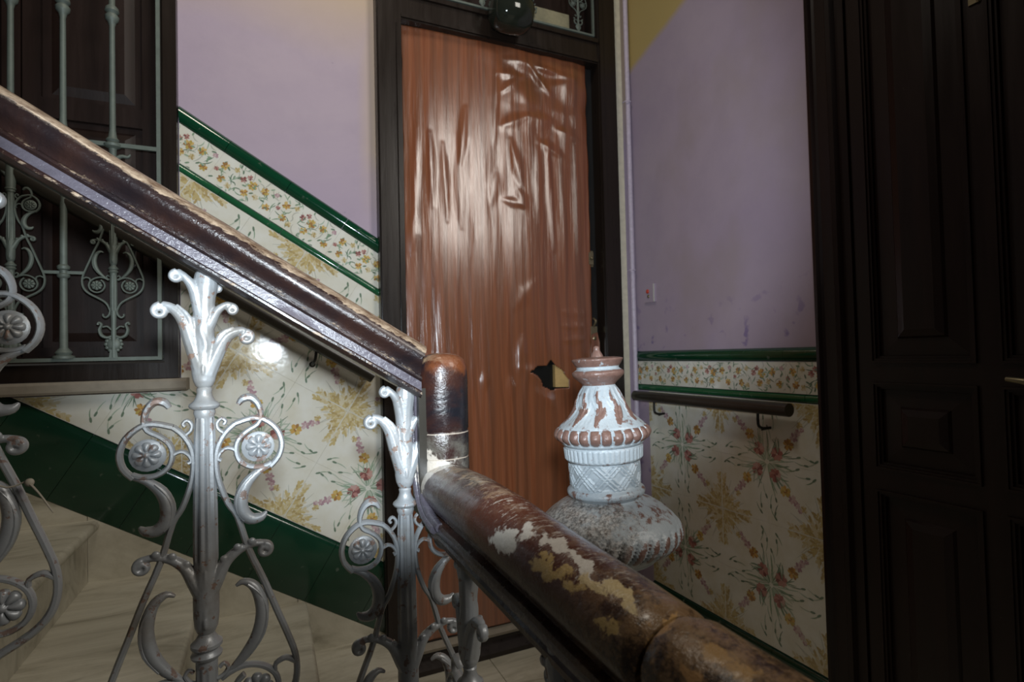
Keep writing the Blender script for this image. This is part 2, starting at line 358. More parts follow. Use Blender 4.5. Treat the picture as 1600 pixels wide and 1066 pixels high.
# ------------------------------------------------------------------ tiles
def clip(poly, a, b, c):
    """keep a*x+b*y<=c"""
    out = []
    for i in range(len(poly)):
        p, q = poly[i], poly[(i+1) % len(poly)]; dp, dq = a*p[0]+b*p[1]-c, a*q[0]+b*q[1]-c
        if dp <= 1e-9: out.append(p)
        if (dp < -1e-9 and dq > 1e-9) or (dp > 1e-9 and dq < -1e-9):
            t = dp/(dp-dq); out.append((p[0]+(q[0]-p[0])*t, p[1]+(q[1]-p[1])*t))
    return out
def area(p): return abs(sum(p[i][0]*p[(i+1) % len(p)][1]-p[(i+1) % len(p)][0]*p[i][1] for i in range(len(p))))/2
IVORY = (.72, .72, .67); OCHRE = [(.55, .45, .23), (.61, .53, .34), (.45, .35, .17), (.64, .58, .43)]; ORANGE = [(.58, .36, .12), (.62, .45, .18), (.36, .20, .08), (.50, .38, .12)]
RED = [(.36, .15, .14), (.46, .24, .22), (.24, .10, .10), (.52, .34, .32)]; PINK = [(.52, .36, .39), (.42, .27, .32), (.58, .46, .48)]; LEAF = [(.24, .34, .24), (.36, .46, .37), (.17, .24, .18), (.44, .51, .43)]; GREY = [(.46, .47, .43), (.50, .50, .46)]
def ell(cx, cy, a, b, th, n=7):
    return [(cx+a*cos(t)*cos(th)-b*sin(t)*sin(th), cy+a*cos(t)*sin(th)+b*sin(t)*cos(th)) for t in (2*pi*k/n for k in range(n))]
def stroke(out, rg, x, y, th, L, w_, bend, col, n=4):
    px, py = x, y; wp = .0004
    for k in range(n):
        th += bend/n; qx, qy = px+cos(th)*L/n, py+sin(th)*L/n; t = (k+1)/n; wn = w_*sin(pi*min(t*.93, 1))*.5+.0003
        nx, ny = -sin(th), cos(th); out.append(([(px-nx*wp, py-ny*wp), (qx-nx*wn, qy-ny*wn), (qx+nx*wn, qy+ny*wn), (px+nx*wp, py+ny*wp)], col)); px, py, wp = qx, qy, wn
    return px, py
def flower(out, rg, x, y, R_, pal, n=7):
    for k in range(n):
        a = 2*pi*k/n+rg.uniform(-.3, .3); out.append((ell(x+cos(a)*R_*.55, y+sin(a)*R_*.55, R_*.5, R_*.3, a+rg.uniform(-.4, .4), 6), rg.choice(pal)))
    for k in range(3): out.append((ell(x+rg.uniform(-.3, .3)*R_, y+rg.uniform(-.3, .3)*R_, R_*.2, R_*.16, rg.uniform(0, 3), 6), pal[2 % len(pal)]))
def design_field(seed):
    rg = random.Random(seed); h = .1175; o = []; bx = by = -h; cx = cy = h
    for k in range(9):                                   # pale radiating stalks
        a = pi/2*(k+.5)/9; stroke(o, rg, bx+cos(a)*.03, by+sin(a)*.03, a, rg.uniform(.07, .13), .0022, rg.uniform(-.4, .4), rg.choice(GREY))
    for a, L in ((.10, .145), (.40, .095), (.80, .085), (1.20, .095), (1.47, .145)):   # ochre wheat ears
        stroke(o, rg, bx, by, a, L, .003, 0, rg.choice(OCHRE), 3)
        m_ = int(L/.0075)
        for k in range(2, m_):
            d = L*k/m_; s_ = (1 if k % 2 else -1); w_ = a+s_*rg.uniform(.35, .8)
            x, y = bx+cos(a)*d, by+sin(a)*d; o.append((ell(x+cos(w_)*.009, y+sin(w_)*.009, rg.uniform(.011, .015), rg.uniform(.0045, .0066), w_, 6), rg.choice(OCHRE)))
    flower(o, rg, bx+.088, by+.082, .014, OCHRE)
    for k in range(17):                                  # green fronds of the bouquet
        a = pi+pi/2*(k+.5)/17; stroke(o, rg, cx+cos(a)*.010, cy+sin(a)*.010, a+rg.uniform(-.12, .12), rg.uniform(.05, .13), rg.uniform(.003, .006), rg.uniform(-.9, .9), rg.choice(LEAF))
    flower(o, rg, cx-.046, cy-.036, .027, RED, 12)
    for k in range(4): stroke(o, rg, cx-.05, cy-.04, rg.uniform(3.0, 4.8), .055, .004, .6, rg.choice(LEAF))
    flower(o, rg, cx-.098, cy-.078, .023, ORANGE, 9)
    for (dx, dy, rr) in ((.122, .108, .018), (.138, .126, .014), (.156, .138, .010)): flower(o, rg, cx-dx, cy-dy, rr, PINK, 7)
    for (dx, dy, a, L) in ((.12, .02, 2.6, .05), (.03, .12, 4.3, .055), (.155, .045, 2.4, .04), (.055, .165, 4.9, .04), (.175, .012, 3.3, .04), (.09, .03, 2.9, .05), (.02, .085, 4.6, .05)):
        x, y = stroke(o, rg, cx-dx, cy-dy, a, L, .003, .6, rg.choice(LEAF)); o.append((ell(x, y, .011, .0042, a+.5, 6), LEAF[2]))
    return o
def design_border(seed, L, H):
    rg = random.Random(seed); o = []
    for k in range(44):
        stroke(o, rg, rg.uniform(-L/2, L/2), rg.uniform(-H/2, H/2), rg.uniform(0, 6.3), rg.uniform(.02, .05), .0038, rg.uniform(-2.4, 2.4), rg.choice(LEAF[:3]+GREY))
    for (x, y, rr, pal) in ((-.095, .022, .017, ORANGE), (-.082, -.030, .016, ORANGE), (-.052, -.040, .013, OCHRE), (-.055, .034, .012, OCHRE), (-.02, .016, .014, RED), (-.004, .036, .012, RED), (.018, .014, .020, ORANGE), (.008, -.028, .016, ORANGE), (.048, -.020, .013, OCHRE), (.066, .022, .017, ORANGE), (.098, -.030, .016, ORANGE), (.108, .036, .011, PINK), (-.115, -.005, .010, RED)):
        flower(o, rg, x*L/.25, y*H/.13, rr*.95, pal, 7)
    for k in range(26):
        x, y = rg.uniform(-L/2, L/2), rg.uniform(-H/2, H/2); a = rg.uniform(0, 6.3); o.append((ell(x, y, .009, .0034, a, 6), rg.choice(LEAF[:3])))
    return o
TH = .010; TLN = .2498
def tile_mesh(name, wd, ht, prints, clips=None, base=IVORY, mat_=TILE):
    rect = [(-wd/2, -ht/2), (wd/2, -ht/2), (wd/2, ht/2), (-wd/2, ht/2)]
    for c_ in (clips or []): rect = clip(rect, *c_)
    if len(rect) < 3 or area(rect) < 2e-5: return None
    v = []; fs = []; cols = []; n = len(rect); mx = sum(p[0] for p in rect)/n; my = sum(p[1] for p in rect)/n
    v += [(x, y, -.004) for x, y in rect]+[(x, y, TH-.0007) for x, y in rect]
    def ins(x, y): d = hypot(x-mx, y-my) or 1; return (x-(x-mx)/d*.0008, y-(y-my)/d*.0008)
    v += [(*ins(x, y), TH) for x, y in rect]
    fs += [(i, (i+1) % n, n+(i+1) % n, n+i) for i in range(n)]+[(n+i, n+(i+1) % n, 2*n+(i+1) % n, 2*n+i) for i in range(n)]+[tuple(range(2*n, 3*n))]
    cols += [base]*(2*n+1); z = TH
    lim = [(1, 0, wd/2-.002), (-1, 0, wd/2-.002), (0, 1, ht/2-.002), (0, -1, ht/2-.002)]
    for poly, col in prints:
        z += .000002; p = poly
        for c_ in lim+[(a, b, c-.002*hypot(a, b)) for a, b, c in (clips or [])]:
            p = clip(p, *c_)
            if len(p) < 3: break
        if len(p) < 3 or area(p) < 1e-7: continue
        k = len(v); v += [(x, y, z+.0002) for x, y in p]; fs.append(tuple(range(k, k+len(p)))); cols.append(col)
    me = bpy.data.meshes.new(name); me.from_pydata(v, [], fs); me.materials.append(mat_)
    a = me.attributes.new('print', 'FLOAT_COLOR', 'FACE'); flat = []
    for c_ in cols: flat += [*c_, 1]
    a.data.foreach_set('color', flat); me.update(); return me
FB = Matrix(((cs, sn, 0, 0), (0, 0, -1, D), (-sn, cs, 0, 0), (0, 0, 0, 1)))      # (u, v, out) -> world on the back wall, rows follow the stair
FR = Matrix(((0, 0, -1, XR), (-1, 0, 0, D), (0, 1, 0, 0), (0, 0, 0, 1)))
A_ = .235
field_prints = [design_field(s) for s in (3, 11, 29)]; field_meshes = [tile_mesh('flower_tile', A_-.0002, A_-.0002, p) for p in field_prints]
def local_clips(F, center, rot, world_clips):
    """world_clips: (nx, nz, c) half planes nx*X+nz*Z<=c  -> in the tile's own coordinates"""
    T = F @ Matrix.Translation((center[0], center[1], 0)) @ Matrix.Rotation(rot, 4, 'Z'); out = []
    for nx, ny, nz, c_ in world_clips:
        n = Vector((nx, ny, nz)); o_ = T @ Vector((0, 0, 0)); ex = T.to_3x3() @ Vector((1, 0, 0)); ey = T.to_3x3() @ Vector((0, 1, 0)); out.append((n.dot(ex), n.dot(ey), c_-n.dot(o_)))
    return T, out
def place_tile(name, F, parent, center, rot, wd, ht, prints, shared, regions, **kw):
    full = False; T = None
    for wc in regions:
        T, cl = local_clips(F, center, rot, wc); rect = [(-wd/2, -ht/2), (wd/2, -ht/2), (wd/2, ht/2), (-wd/2, ht/2)]; a0 = area(rect); q = rect
        for c_ in cl:
            q = clip(q, *c_)
            if len(q) < 3: break
        if len(q) < 3: continue
        if abs(area(q)-a0) < 1e-7 and shared: me = shared
        else: me = tile_mesh(name, wd, ht, prints, cl, **kw)
        if me: link(name, me, parent, mw=T @ Matrix.Rotation(random.uniform(-.0035, .0035), 4, 'X') @ Matrix.Rotation(random.uniform(-.0035, .0035), 4, 'Y'))
XF = .455; XW = -.289; ZW = -.105
REG = [[(-1, 0, 0, -XW), (1, 0, 0, XF)], [(1, 0, 0, XW), (0, 0, 1, ZW), (-1, 0, 0, 1.05)]]
def burst_rot(bu, bv):   # which corner carries the wheat burst
    return {(0, 0): 0, (1, 0): pi/2, (1, 1): pi, (0, 1): -pi/2}[(bu, bv)]
for i in range(-6, 3):
    for j in range(-2, 2):
        u0 = .366+i*A_; v0 = -.025+j*A_; bu = 0 if i % 2 == 0 else 1; bv = 0 if j % 2 == 0 else 1; q = random.randrange(3)
        place_tile('flower_tile', FB, wall_back, (u0+A_/2, v0+A_/2), burst_rot(bu, bv), A_-.0002, A_-.0002, field_prints[q], field_meshes[q], REG)
for i in range(-2, 3):
    for j in range(-2, 2):
        u0 = .564+i*A_; v0 = -.67+j*A_; bu = 0 if i % 2 == 0 else 1; bv = 0 if j % 2 == 0 else 1; q = random.randrange(3)
        place_tile('flower_tile', FR, wall_right, (u0+A_/2, v0+A_/2), burst_rot(bu, bv), A_-.0002, A_-.0002, field_prints[q], field_meshes[q], [[(0, -1, 0, -1.26), (0, 1, 0, D-.002)]])
bp = [design_border(s, .25, .128) for s in (5, 8)]; bpm = [tile_mesh('border_tile', TLN, .128, p) for p in bp]
for i in range(-5, 4):
    u0 = -.038+i*.25; place_tile('border_tile', FB, wall_back, (u0+.125, .536), 0, TLN, .128, bp[i % 2], bpm[i % 2], REG[:1])
bq = [design_border(s, .25, .117) for s in (6, 9)]; bqm = [tile_mesh('border_tile', TLN, .117, p) for p in bq]
for i in range(5):
    place_tile('border_tile', FR, wall_right, (.02+i*.25, -.1085), 0, TLN, .117, bq[i % 2], bqm[i % 2], [[(0, -1, 0, -1.26), (0, 1, 0, D-.002)]])
def trim_piece(name, F, parent, u0, u1, v0, v1, depth, material, cuts, n=8, kind='round'):
    """glazed trim along u: half-round or flat with rounded top, ends cut by planes X or Y = const"""
    prof = []
    if kind == 'round':
        for k in range(n+1):
            a = pi*k/n; prof.append(((v0+v1)/2-cos(a)*(v1-v0)/2, depth*(sin(a)**.8)))
    elif kind == 'cap':
        for k in range(n+1):
            t = k/n; prof.append((v0+(v1-v0)*t, depth*(.35+.65*sin(pi*min(1, t*1.0))**.9) if t < 1 else .0))
        prof = [(v0, -.003)]+prof
    else:
        prof = [(v0, -.003), (v0, depth*.9), (v0+.004, depth), (v1-.022, depth), (v1-.010, depth*.93), (v1-.003, depth*.6), (v1, depth*.25), (v1, -.003)]
    vs = []
    for uu, side in ((u0, 0), (u1, 1)):
        for v_, z in prof:
            x = uu
            for (lo, hi) in [cuts]:
                # world X (or -Y) limit turned into a limit in u for this v
                x = min(max(x, lo(v_)), hi(v_))
            vs.append(F @ Vector((x, v_, z)))
    m_ = len(prof); fs = [(i, i+1, m_+i+1, m_+i) for i in range(m_-1)]+[tuple(range(m_)), tuple(range(m_, 2*m_))[::-1], (0, m_, 2*m_-1, m_-1)]
    mb = MB().add(vs, fs)
    if (vs[0]-vs[m_]).length < .004: return
    obj(name, mb, material, parent, 50)
cutB = (lambda v_: (XW-v_*sn)/cs, lambda v_: (XF-v_*sn)/cs); cutR = (lambda v_: 0.002, lambda v_: D-1.262)
cutBb = (lambda v_: (-1.1-v_*sn)/cs, lambda v_: (XF-v_*sn)/cs)
for i in range(-6, 5):
    u0 = -.04+i*.25; trim_piece('cap_tile', FB, wall_back, u0+.0008, u0+.2492, .602, .657, .026, GREEN_CAP, cutB, kind='cap')
    trim_piece('liner_tile', FB, wall_back, u0+.0708, u0+.3192, .4445, .4715, .016, GREEN_LINE, cutB)
for i in range(5):
    u0 = -.105+i*.25; trim_piece('cap_tile', FR, wall_right, u0+.0008, u0+.2492, -.0485, .002, .024, GREEN_CAP, cutR, kind='cap')
    trim_piece('liner_tile', FR, wall_right, u0+.0808, u0+.3292, -.1990, -.1685, .016, GREEN_LINE, cutR)
for i in range(-6, 4):
    u0 = .366+i*A_; trim_piece('base_tile', FB, wall_back, u0+.0008, u0+A_-.0008, -.741, -.4975, .018, GREEN_BASE, cutBb, kind='flat')
for i in range(-2, 3):
    u0 = .564+i*A_; trim_piece('base_tile', FR, wall_right, u0+.0008, u0+A_-.0008, FLOOR, -1.1425, .022, GREEN_BASE, cutR, kind='flat')

# ------------------------------------------------------------------ staircase
stair = empty('staircase', (0, 1.6, -1.34), label='marble staircase rising to the left between the wall and the iron balustrade', cat='staircase')
nose = [-1.53, -1.1975, -.865, -.533, -.2, .132, .465]; zt = [.09, -.12, -.33, -.535, -.745, -.948, -1.15]
Y0, Y1 = 1.0, D-.001
for k in range(1, 7):
    x1 = nose[k]; x0 = nose[k-1]-.06; t = MB(); z = zt[k]
    # tread slab with a rounded nosing
    prof = [(x0, z-.035), (x1-.012, z-.035), (x1-.003, z-.03), (x1, z-.018), (x1-.003, z-.006), (x1-.012, z), (x0, z)]
    t.prism(prof, Y0, Y1); pobj('tread', t, MARBLE, stair, 50)
    zb = zt[k+1] if k < 6 else FLOOR
    rz = MB(); rz.box((x1-.055, Y0+.01, zb), (x1-.035, Y1, z-.035)); pobj('riser', rz, MARBLE, stair, 0)
def ztop(x): return (-.742-x*sn)/cs
for k in range(1, 7):
    a = nose[k-1]-.035; b = min(nose[k]-.035, .445); z = zt[k]
    s_ = MB(); s_.prism([(a+.001, z), (b-.001, z), (b-.001, ztop(b)), (a+.001, ztop(a))], D-.016, D-.0005); pobj('wall_string_stone', s_, MARBLE, stair, 0)
s_ = MB(); s_.prism([(-1.6, zt[1]-.45), (.465, FLOOR-.25), (.465, FLOOR-.03), (-1.6, zt[1]-.05)], Y0+.02, D-.02); 
pobj('soffit_slab', s_, SILL, stair, 0)
s_ = MB(); s_.prism([(nose[0], -.35), (.43, FLOOR-.22), (.43, -1.19)]+[q for k in range(6, 0, -1) for q in ((nose[k]-.055, zt[k]-.036), (nose[k-1]-.055, zt[k]-.036))], Y0-.01, Y0+.012); pobj('outer_string', s_, SILL, stair, 0)

# ------------------------------------------------------------------ window of the stair wall (dark timber) and its iron grille
win = empty('window_1', (-.9, D, -.06), kind='structure')
fr = MB(); Yf = 2.285
fr.prism([(-1.62, -.055), (-.292, -.055), (-.292, 2.3), (-1.62, 2.3), (-1.62, 2.25), (-.335, 2.25), (-.335, .0), (-1.62, .0)], Yf, D+.12)
pobj('window_frame', fr, FRAMEWOOD, win, 0)
fr = MB(); fr.frame((-1.60, .006), (-.337, 2.25), D-.02, D+.0, .022); pobj('window_moulding', fr, FRAMEWOOD, win, 0)
# three shutter leaves with fielded panels
for k in range(3):
    x1 = -.36-k*.40; x0 = x1-.395; lf = MB(); lf.box((x0, D+.05, .01), (x1, D+.08, 2.24))
    lf.frame((x0, .01), (x1, 2.24), D+.03, D+.05, .05); lf.box((x0+.05, D+.03, .86), (x1-.05, D+.05, .93))
    s_ = pobj('shutter', lf, PANELW, win, 0)
    for (za, zb) in ((.08, .84), (.95, 2.17)):
        pn = MB(); a, b = x0+.075, x1-.075
        pn.add([(a, D+.05, za), (b, D+.05, za), (b, D+.05, zb), (a, D+.05, zb), (a+.03, D+.036, za+.03), (b-.03, D+.036, za+.03), (b-.03, D+.036, zb-.03), (a+.03, D+.036, zb-.03)], [(0, 1, 5, 4), (1, 2, 6, 5), (2, 3, 7, 6), (3, 0, 4, 7), (4, 5, 6, 7)])
        c_ = link('shutter_panel', pn.mesh('shutter_panel', PANELW, 0), s_)
sl = MB(); sl.prism([(2.235, -.098), (2.23, -.09), (2.23, -.066), (2.236, -.057), (D+.01, -.057), (D+.01, -.098)], -1.62, -.262, 'x'); pobj('window_sill', sl, SILL, win, 30)

# ================================================================== BALUSTER PARTS (shared meshes)
def spiral(cx, cz, r0, r1, a0, turns, n=10):
    return [(cx+(r0+(r1-r0)*k/n)*cos(a0+turns*2*pi*k/n), 0, cz+(r0+(r1-r0)*k/n)*sin(a0+turns*2*pi*k/n)) for k in range(n+1)]
def P3(l, y=0.0): return [(a, y, b) for a, b in l]
def mir(l): return [(-p[0], *p[1:]) for p in l]
def remeshed(mb, name, voxel, material):
    me = mb.mesh('tmp', material, 0); o = bpy.data.objects.new('tmp', me); C.objects.link(o)
    md = o.modifiers.new('r', 'REMESH'); md.mode = 'VOXEL'; md.voxel_size = voxel; md.use_smooth_shade = True
    sm = o.modifiers.new('s', 'SMOOTH'); sm.iterations = 2; sm.factor = .5
    dg = bpy.context.evaluated_depsgraph_get(); m2 = bpy.data.meshes.new_from_object(o.evaluated_get(dg)); m2.name = name
    bpy.data.objects.remove(o); m2.shade_smooth()
    if not m2.materials: m2.materials.append(material)
    return m2
def lily(sloped):
    b = MB()
    b.lathe([(.009, .028), (.0125, .031), (.0165, .040), (.0185, .052), (.0185, .07), (.0175, .09), (.0165, .11), (.012, .135)], n=20)
    def arm(pts, rad, curl, sgn=1, y=0.0):
        P = [(sgn*p[0], y*min(1, i/2), p[1]) for i, p in enumerate(pts)]; b.tube(P, rad, n=10, flat=1.25)
        cx, cz, r0, a0 = curl; S = [(sgn*p[0], y, p[2]) for p in spiral(cx, cz, r0, r0*.25, a0, -1.25, 12)]; b.tube(S, [rad[-1]]+[rad[-1]*.9]*11+[rad[-1]*.75], n=8, flat=1.7)
    hi = [(.004, .06), (.018, .108), (.028, .14), (.044, .160), (.060, .167)]; lo = [(.004, .05), (.018, .085), (.033, .113), (.051, .123), (.062, .1225)]
    rd = [.0145, .0130, .0110, .0080, .0055]
    if sloped: arm(hi, rd, (.0615, .1555, .0115, pi/2), -1); arm(lo, rd, (.0635, .1115, .011, pi/2))
    else: arm(lo, rd, (.0635, .1115, .011, pi/2), -1); arm(lo, rd, (.0635, .1115, .011, pi/2))
    b.tube([(0, 0, .09), (0, 0, .135), (.001, 0, .17), (.003, -.001, .20), (.004, 0, .218), (.004, 0, .226)], [.0175, .0155, .0165, .0185, .0165, .009], n=14)
    arm([(.002, .13), (.011, .185), (.022, .207), (.036, .2205)], [.011, .0095, .007, .005], (.0370, .2115, .009, pi/2), -1, -.012)
    arm([(.003, .12), (.012, .140), (.021, .157), (.034, .1665), (.042, .1665)], [.010, .009, .007, .0055, .0045], (.0425, .1585, .008, pi/2), 1, -.006)
    arm([(.003, .15), (.01, .18), (.018, .20)], [.010, .008, .004], (.020, .195, .005, pi/2), 1, .012)
    # raised leaf rib down the front, tear drop at its foot
    for sy in (-1, 1):
        b.tube([(0, sy*.0165, .075), (.004, sy*.0168, .10), (-.003, sy*.0155, .125), (.005, sy*.0135, .150), (.0, sy*.0145, .175), (.006, sy*.0165, .195), (.005, sy*.0165, .210)], [.001, .004, .003, .005, .003, .005, .002], n=8, flat=.35, side=Vector((0, 1, 0)))
        b.ball((0, sy*.0185, .058), (.0026, .0022, .0085), 8, 6)
    for s_, A in ((-1, hi if sloped else lo), (1, lo)):
        b.tube([(s_*A[1][0]-s_*.006, -.008, A[1][1]-.01), (s_*A[2][0]-s_*.009, -.009, A[2][1]+.002), (s_*A[3][0]-s_*.006, -.007, A[3][1]+.006)], [.003, .005, .002], n=8)
    return b
LILY = {s: remeshed(lily(s), 'lily_capital', .0016, ALU) for s in (True, False)}
def collar(z0=0.0):
    b = MB(); b.lathe([(.0095, z0+.030), (.0120, z0+.026), (.0110, z0+.020), (.0125, z0+.014), (.016, z0+.007), (.0225, z0+.002), (.0235, z0-.001), (.022, z0-.0045), (.0155, z0-.008), (.0165, z0-.013), (.0135, z0-.022)][::-1], n=24); return b
COLLAR = collar().mesh('collar', ALU, 40)
lc = MB(); lc.lathe([(.0165, -.425), (.0165, -.416), (.0225, -.411), (.0235, -.407), (.019, -.402), (.0185, -.399), (.0235, -.394), (.0235, -.389), (.017, -.383), (.0125, -.375), (.012, -.366)], n=24); LOWCOLLAR = lc.mesh('lower_collar', ALU, 40)
def fl_mod(a, z, r_): return -.0016*abs(sin(6*a))**.5 if r_ > .012 else 0
sh = MB()
sh.lathe([(.0165, -.30), (.0178, -.262), (.0172, -.25), (.0168, -.18), (.0155, -.11), (.0145, -.05), (.0138, -.018)], n=48, mod=lambda a, z, r_: .0014-.0034*abs(sin(5*a))**1.5 if z < -.02 and z > -.255 else 0)
sh.lathe([(.0150, -.62), (.0155, -.61), (.0160, -.50), (.0160, -.42)], n=48, mod=lambda a, z, r_: .0012-.003*abs(sin(5*a))**1.5 if -.615 < z < -.425 else 0)
sh.lathe([(.014, -.872), (.013, -.80), (.0125, -.70), (.0145, -.612)], n=16)
SHAFT = sh.mesh('baluster', ALU, 40)
ll = MB(); ll.lathe([(.008, -.376), (.0135, -.372), (.0175, -.362), (.0192, -.345), (.0195, -.32), (.0190, -.29), (.0172, -.262)], n=22)
for s_ in (-1, 1):
    A = [(.002, -.315), (.016, -.287), (.030, -.262), (.050, -.246), (.072, -.2395), (.088, -.2405)]
    ll.tube([(s_*x, 0, z) for x, z in A], [.015, .0125, .0095, .0075, .006, .005], n=10, flat=1.25)
    ll.tube([(s_*p[0], 0, p[2]) for p in spiral(.0885, -.252, .0115, .003, pi/2, -1.3, 12)], [.005]*12+[.004], n=8, flat=1.7)
    for k in range(1, 5): x, z = A[k]; ll.ball((s_*(x-.003), -.007, z+.006), (.007, .004, .0065), 8, 5)
    ll.ball((0, s_*.019, -.352), (.0035, .0028, .010), 8, 6); ll.ball((0, s_*.0185, -.335), (.0022, .0018, .012), 8, 6)
    ll.ball((.0, s_*.017, -.285), (.002, .0026, .022), 8, 6)
LOWLILY = remeshed(ll, 'lower_lily', .0017, ALU)
bar_path = [(.045, -.034), (.030, -.049), (.0185, -.073), (.0165, -.102), (.021, -.131), (.033, -.166), (.047, -.19), (.064, -.249), (.087, -.305), (.107, -.36), (.122, -.40), (.135, -.44), (.137, -.475), (.128, -.505), (.105, -.53), (.06, -.557), (.032, -.58), (.018, -.612), (.014, -.64)]
loop_path = [(.045, -.034), (.071, -.0265), (.090, -.030), (.109, -.047), (.1175, -.071), (.113, -.094), (.099, -.111)]
horn_up = [(.104, -.107), (.082, -.117), (.062, -.136), (.053, -.160), (.055, -.183), (.068, -.197), (.084, -.196), (.092, -.188)]
hook = [(.050, -.002), (.057, .007), (.069, .009), (.080, -.002), (.085, -.021), (.080, -.037), (.064, -.047), (.050, -.061), (.046, -.079), (.052, -.098), (.068, -.109), (.088, -.110), (.101, -.105)]
arm_up = [(.047, -.079), (.034, -.074), (.024, -.080), (.019, -.090), (.024, -.094)]
curl_up = [(.030, -.050), (.020, -.041), (.0185, -.031), (.025, -.024), (.031, -.029), (.028, -.034)]
horn_lo = [(.044, -.306), (.056, -.301), (.072, -.312), (.082, -.338), (.083, -.365), (.075, -.395), (.057, -.422), (.034, -.444)]
arm_lo = [(.135, -.452), (.120, -.443), (.104, -.449), (.103, -.460)]
ring_lo = [(.022, -.455), (.036, -.445), (.058, -.440), (.083, -.447), (.102, -.464), (.108, -.488), (.098, -.511), (.074, -.522), (.050, -.512), (.038, -.488), (.044, -.466), (.055, -.455)]
curl_lo = [(.016, -.452), (.026, -.446), (.031, -.436), (.025, -.429), (.019, -.434)]
foot1 = [(.013, -.605), (.019, -.64), (.034, -.656), (.046, -.648), (.046, -.637)]; foot2 = [(.008, -.755), (.030, -.764), (.054, -.752), (.063, -.722), (.054, -.694), (.066, -.683), (.070, -.695)]; foot3 = [(.010, -.722), (.028, -.704), (.048, -.708)]
def strip(b, pts, rad, flat=1.6, n=8): b.tube(P3(pts), rad, n=n, flat=flat)
def scroll_mesh(sgn):
    b = MB(); S = lambda l: [(sgn*x, z) for x, z in l]
    strip(b, S(loop_path), [.0052]*len(loop_path)); strip(b, S(horn_up), [.004, .0062, .0095, .0115, .0115, .010, .0075, .002], 1.1)
    strip(b, S(hook), [.004, .0068, .0072, .0058]+[.0046]*9); strip(b, S(arm_up), [.0042, .0036, .0034, .0036, .004]); strip(b, S(curl_up), .0032, 1.5)
    # thin backing web of the casting behind the rosette
    b.lathe([(.0, 0), (.024, 0), (.026, .002), (.024, .004), (0, .004)], n=20)
    k = len(b.v)-5*20
    for i in range(k, len(b.v)): x, y, z = b.v[i]; b.v[i] = (sgn*.080+x, z-.002, -.076+y)
    b.tube([(sgn*x, -.007, z) for x, z in ((.070, -.122), (.057, -.137), (.0475, -.158), (.049, -.182), (.058, -.198))], [.002, .0035, .004, .0035, .002], n=7)
    return b.mesh('scroll', ALU, 50)
def lscroll_mesh(sgn):
    b = MB(); S = lambda l: [(sgn*x, z) for x, z in l]
    strip(b, S(horn_lo), [.0025, .0055, .0085, .0108, .0112, .0105, .0085, .004], 1.1); strip(b, S(arm_lo), [.0045, .0045, .004, .0035]); strip(b, S(ring_lo), [.003]+[.0048]*11); strip(b, S(curl_lo), .0032, 1.5)
    b.tube([(sgn*x, -.007, z) for x, z in ((.062, -.305), (.081, -.325), (.090, -.355), (.085, -.39), (.066, -.42))], [.002, .0035, .004, .0035, .002], n=7)
    return b.mesh('lower_scroll', ALU, 50)
def bar_mesh(sgn):
    b = MB(); strip(b, [(sgn*x, z) for x, z in bar_path], [.0052, .005, .005, .005, .005, .005, .0052]+[.0056]*6+[.0062]*4+[.005, .004], 1.35); return b.mesh('lyre_bar', ALU, 50)
def foot_mesh():
    b = MB()
    for s_ in (-1, 1):
        S = lambda l: [(s_*x, z) for x, z in l]
        strip(b, S(foot1), [.005, .006, .006, .005, .006]); strip(b, S(foot2), [.006, .008, .0095, .009, .007, .006, .007], 1.2); strip(b, S(foot3), .005)
    for k in range(12):
        a = 2*pi*k/12; b.ball((.034*cos(a), 0, -.80+.036*sin(a)), (.010, .006, .010), 8, 5)
    b.ball((0, 0, -.80), (.032, .012, .034), 16, 8); b.prism([(-.02, -.876), (.02, -.876), (.014, -.83), (-.014, -.83)], -.012, .012)
    return b.mesh('foot_ornament', ALU, 50)
def rosette_mesh(R_):
    v = []; fs = []; N = 64; K = 12
    for side in (-1, 1):
        k0 = len(v)
        for i in range(K+1):
            t = i/K
            for j in range(N):
                a = 2*pi*j/N; pet = abs(cos(4*a))**.6; rr = R_*t*(1-.16*(1-pet)*t)
                if t < .27: h = .0062*math.sqrt(max(0, 1-(t/.27)**2))+.002
                else: q = (t-.27)/.73; h = (.0020+.0050*pet*sin(pi*min(1, .25+.75*q))**.7)*(1 if q < .99 else .25)-.0012*(1-pet)
                v.append((rr*cos(a), side*(h+.002), rr*sin(a)))
        for i in range(K):
            for j in range(N): a, b = k0+i*N+j, k0+i*N+(j+1) % N; fs.append((a, b, b+N, a+N))
    k1 = (K+1)*N
    for j in range(N): a, b = K*N+j, K*N+(j+1) % N; fs.append((a, b, b+k1, a+k1))
    return MB().add(v, fs).mesh('rosette', ALU, 60)
SCR = {s: scroll_mesh(s) for s in (-1, 1)}; LSC = {s: lscroll_mesh(s) for s in (-1, 1)}; BAR = {s: bar_mesh(s) for s in (-1, 1)}; FOOT = foot_mesh(); ROS = rosette_mesh(.0205); ROSL = rosette_mesh(.026)

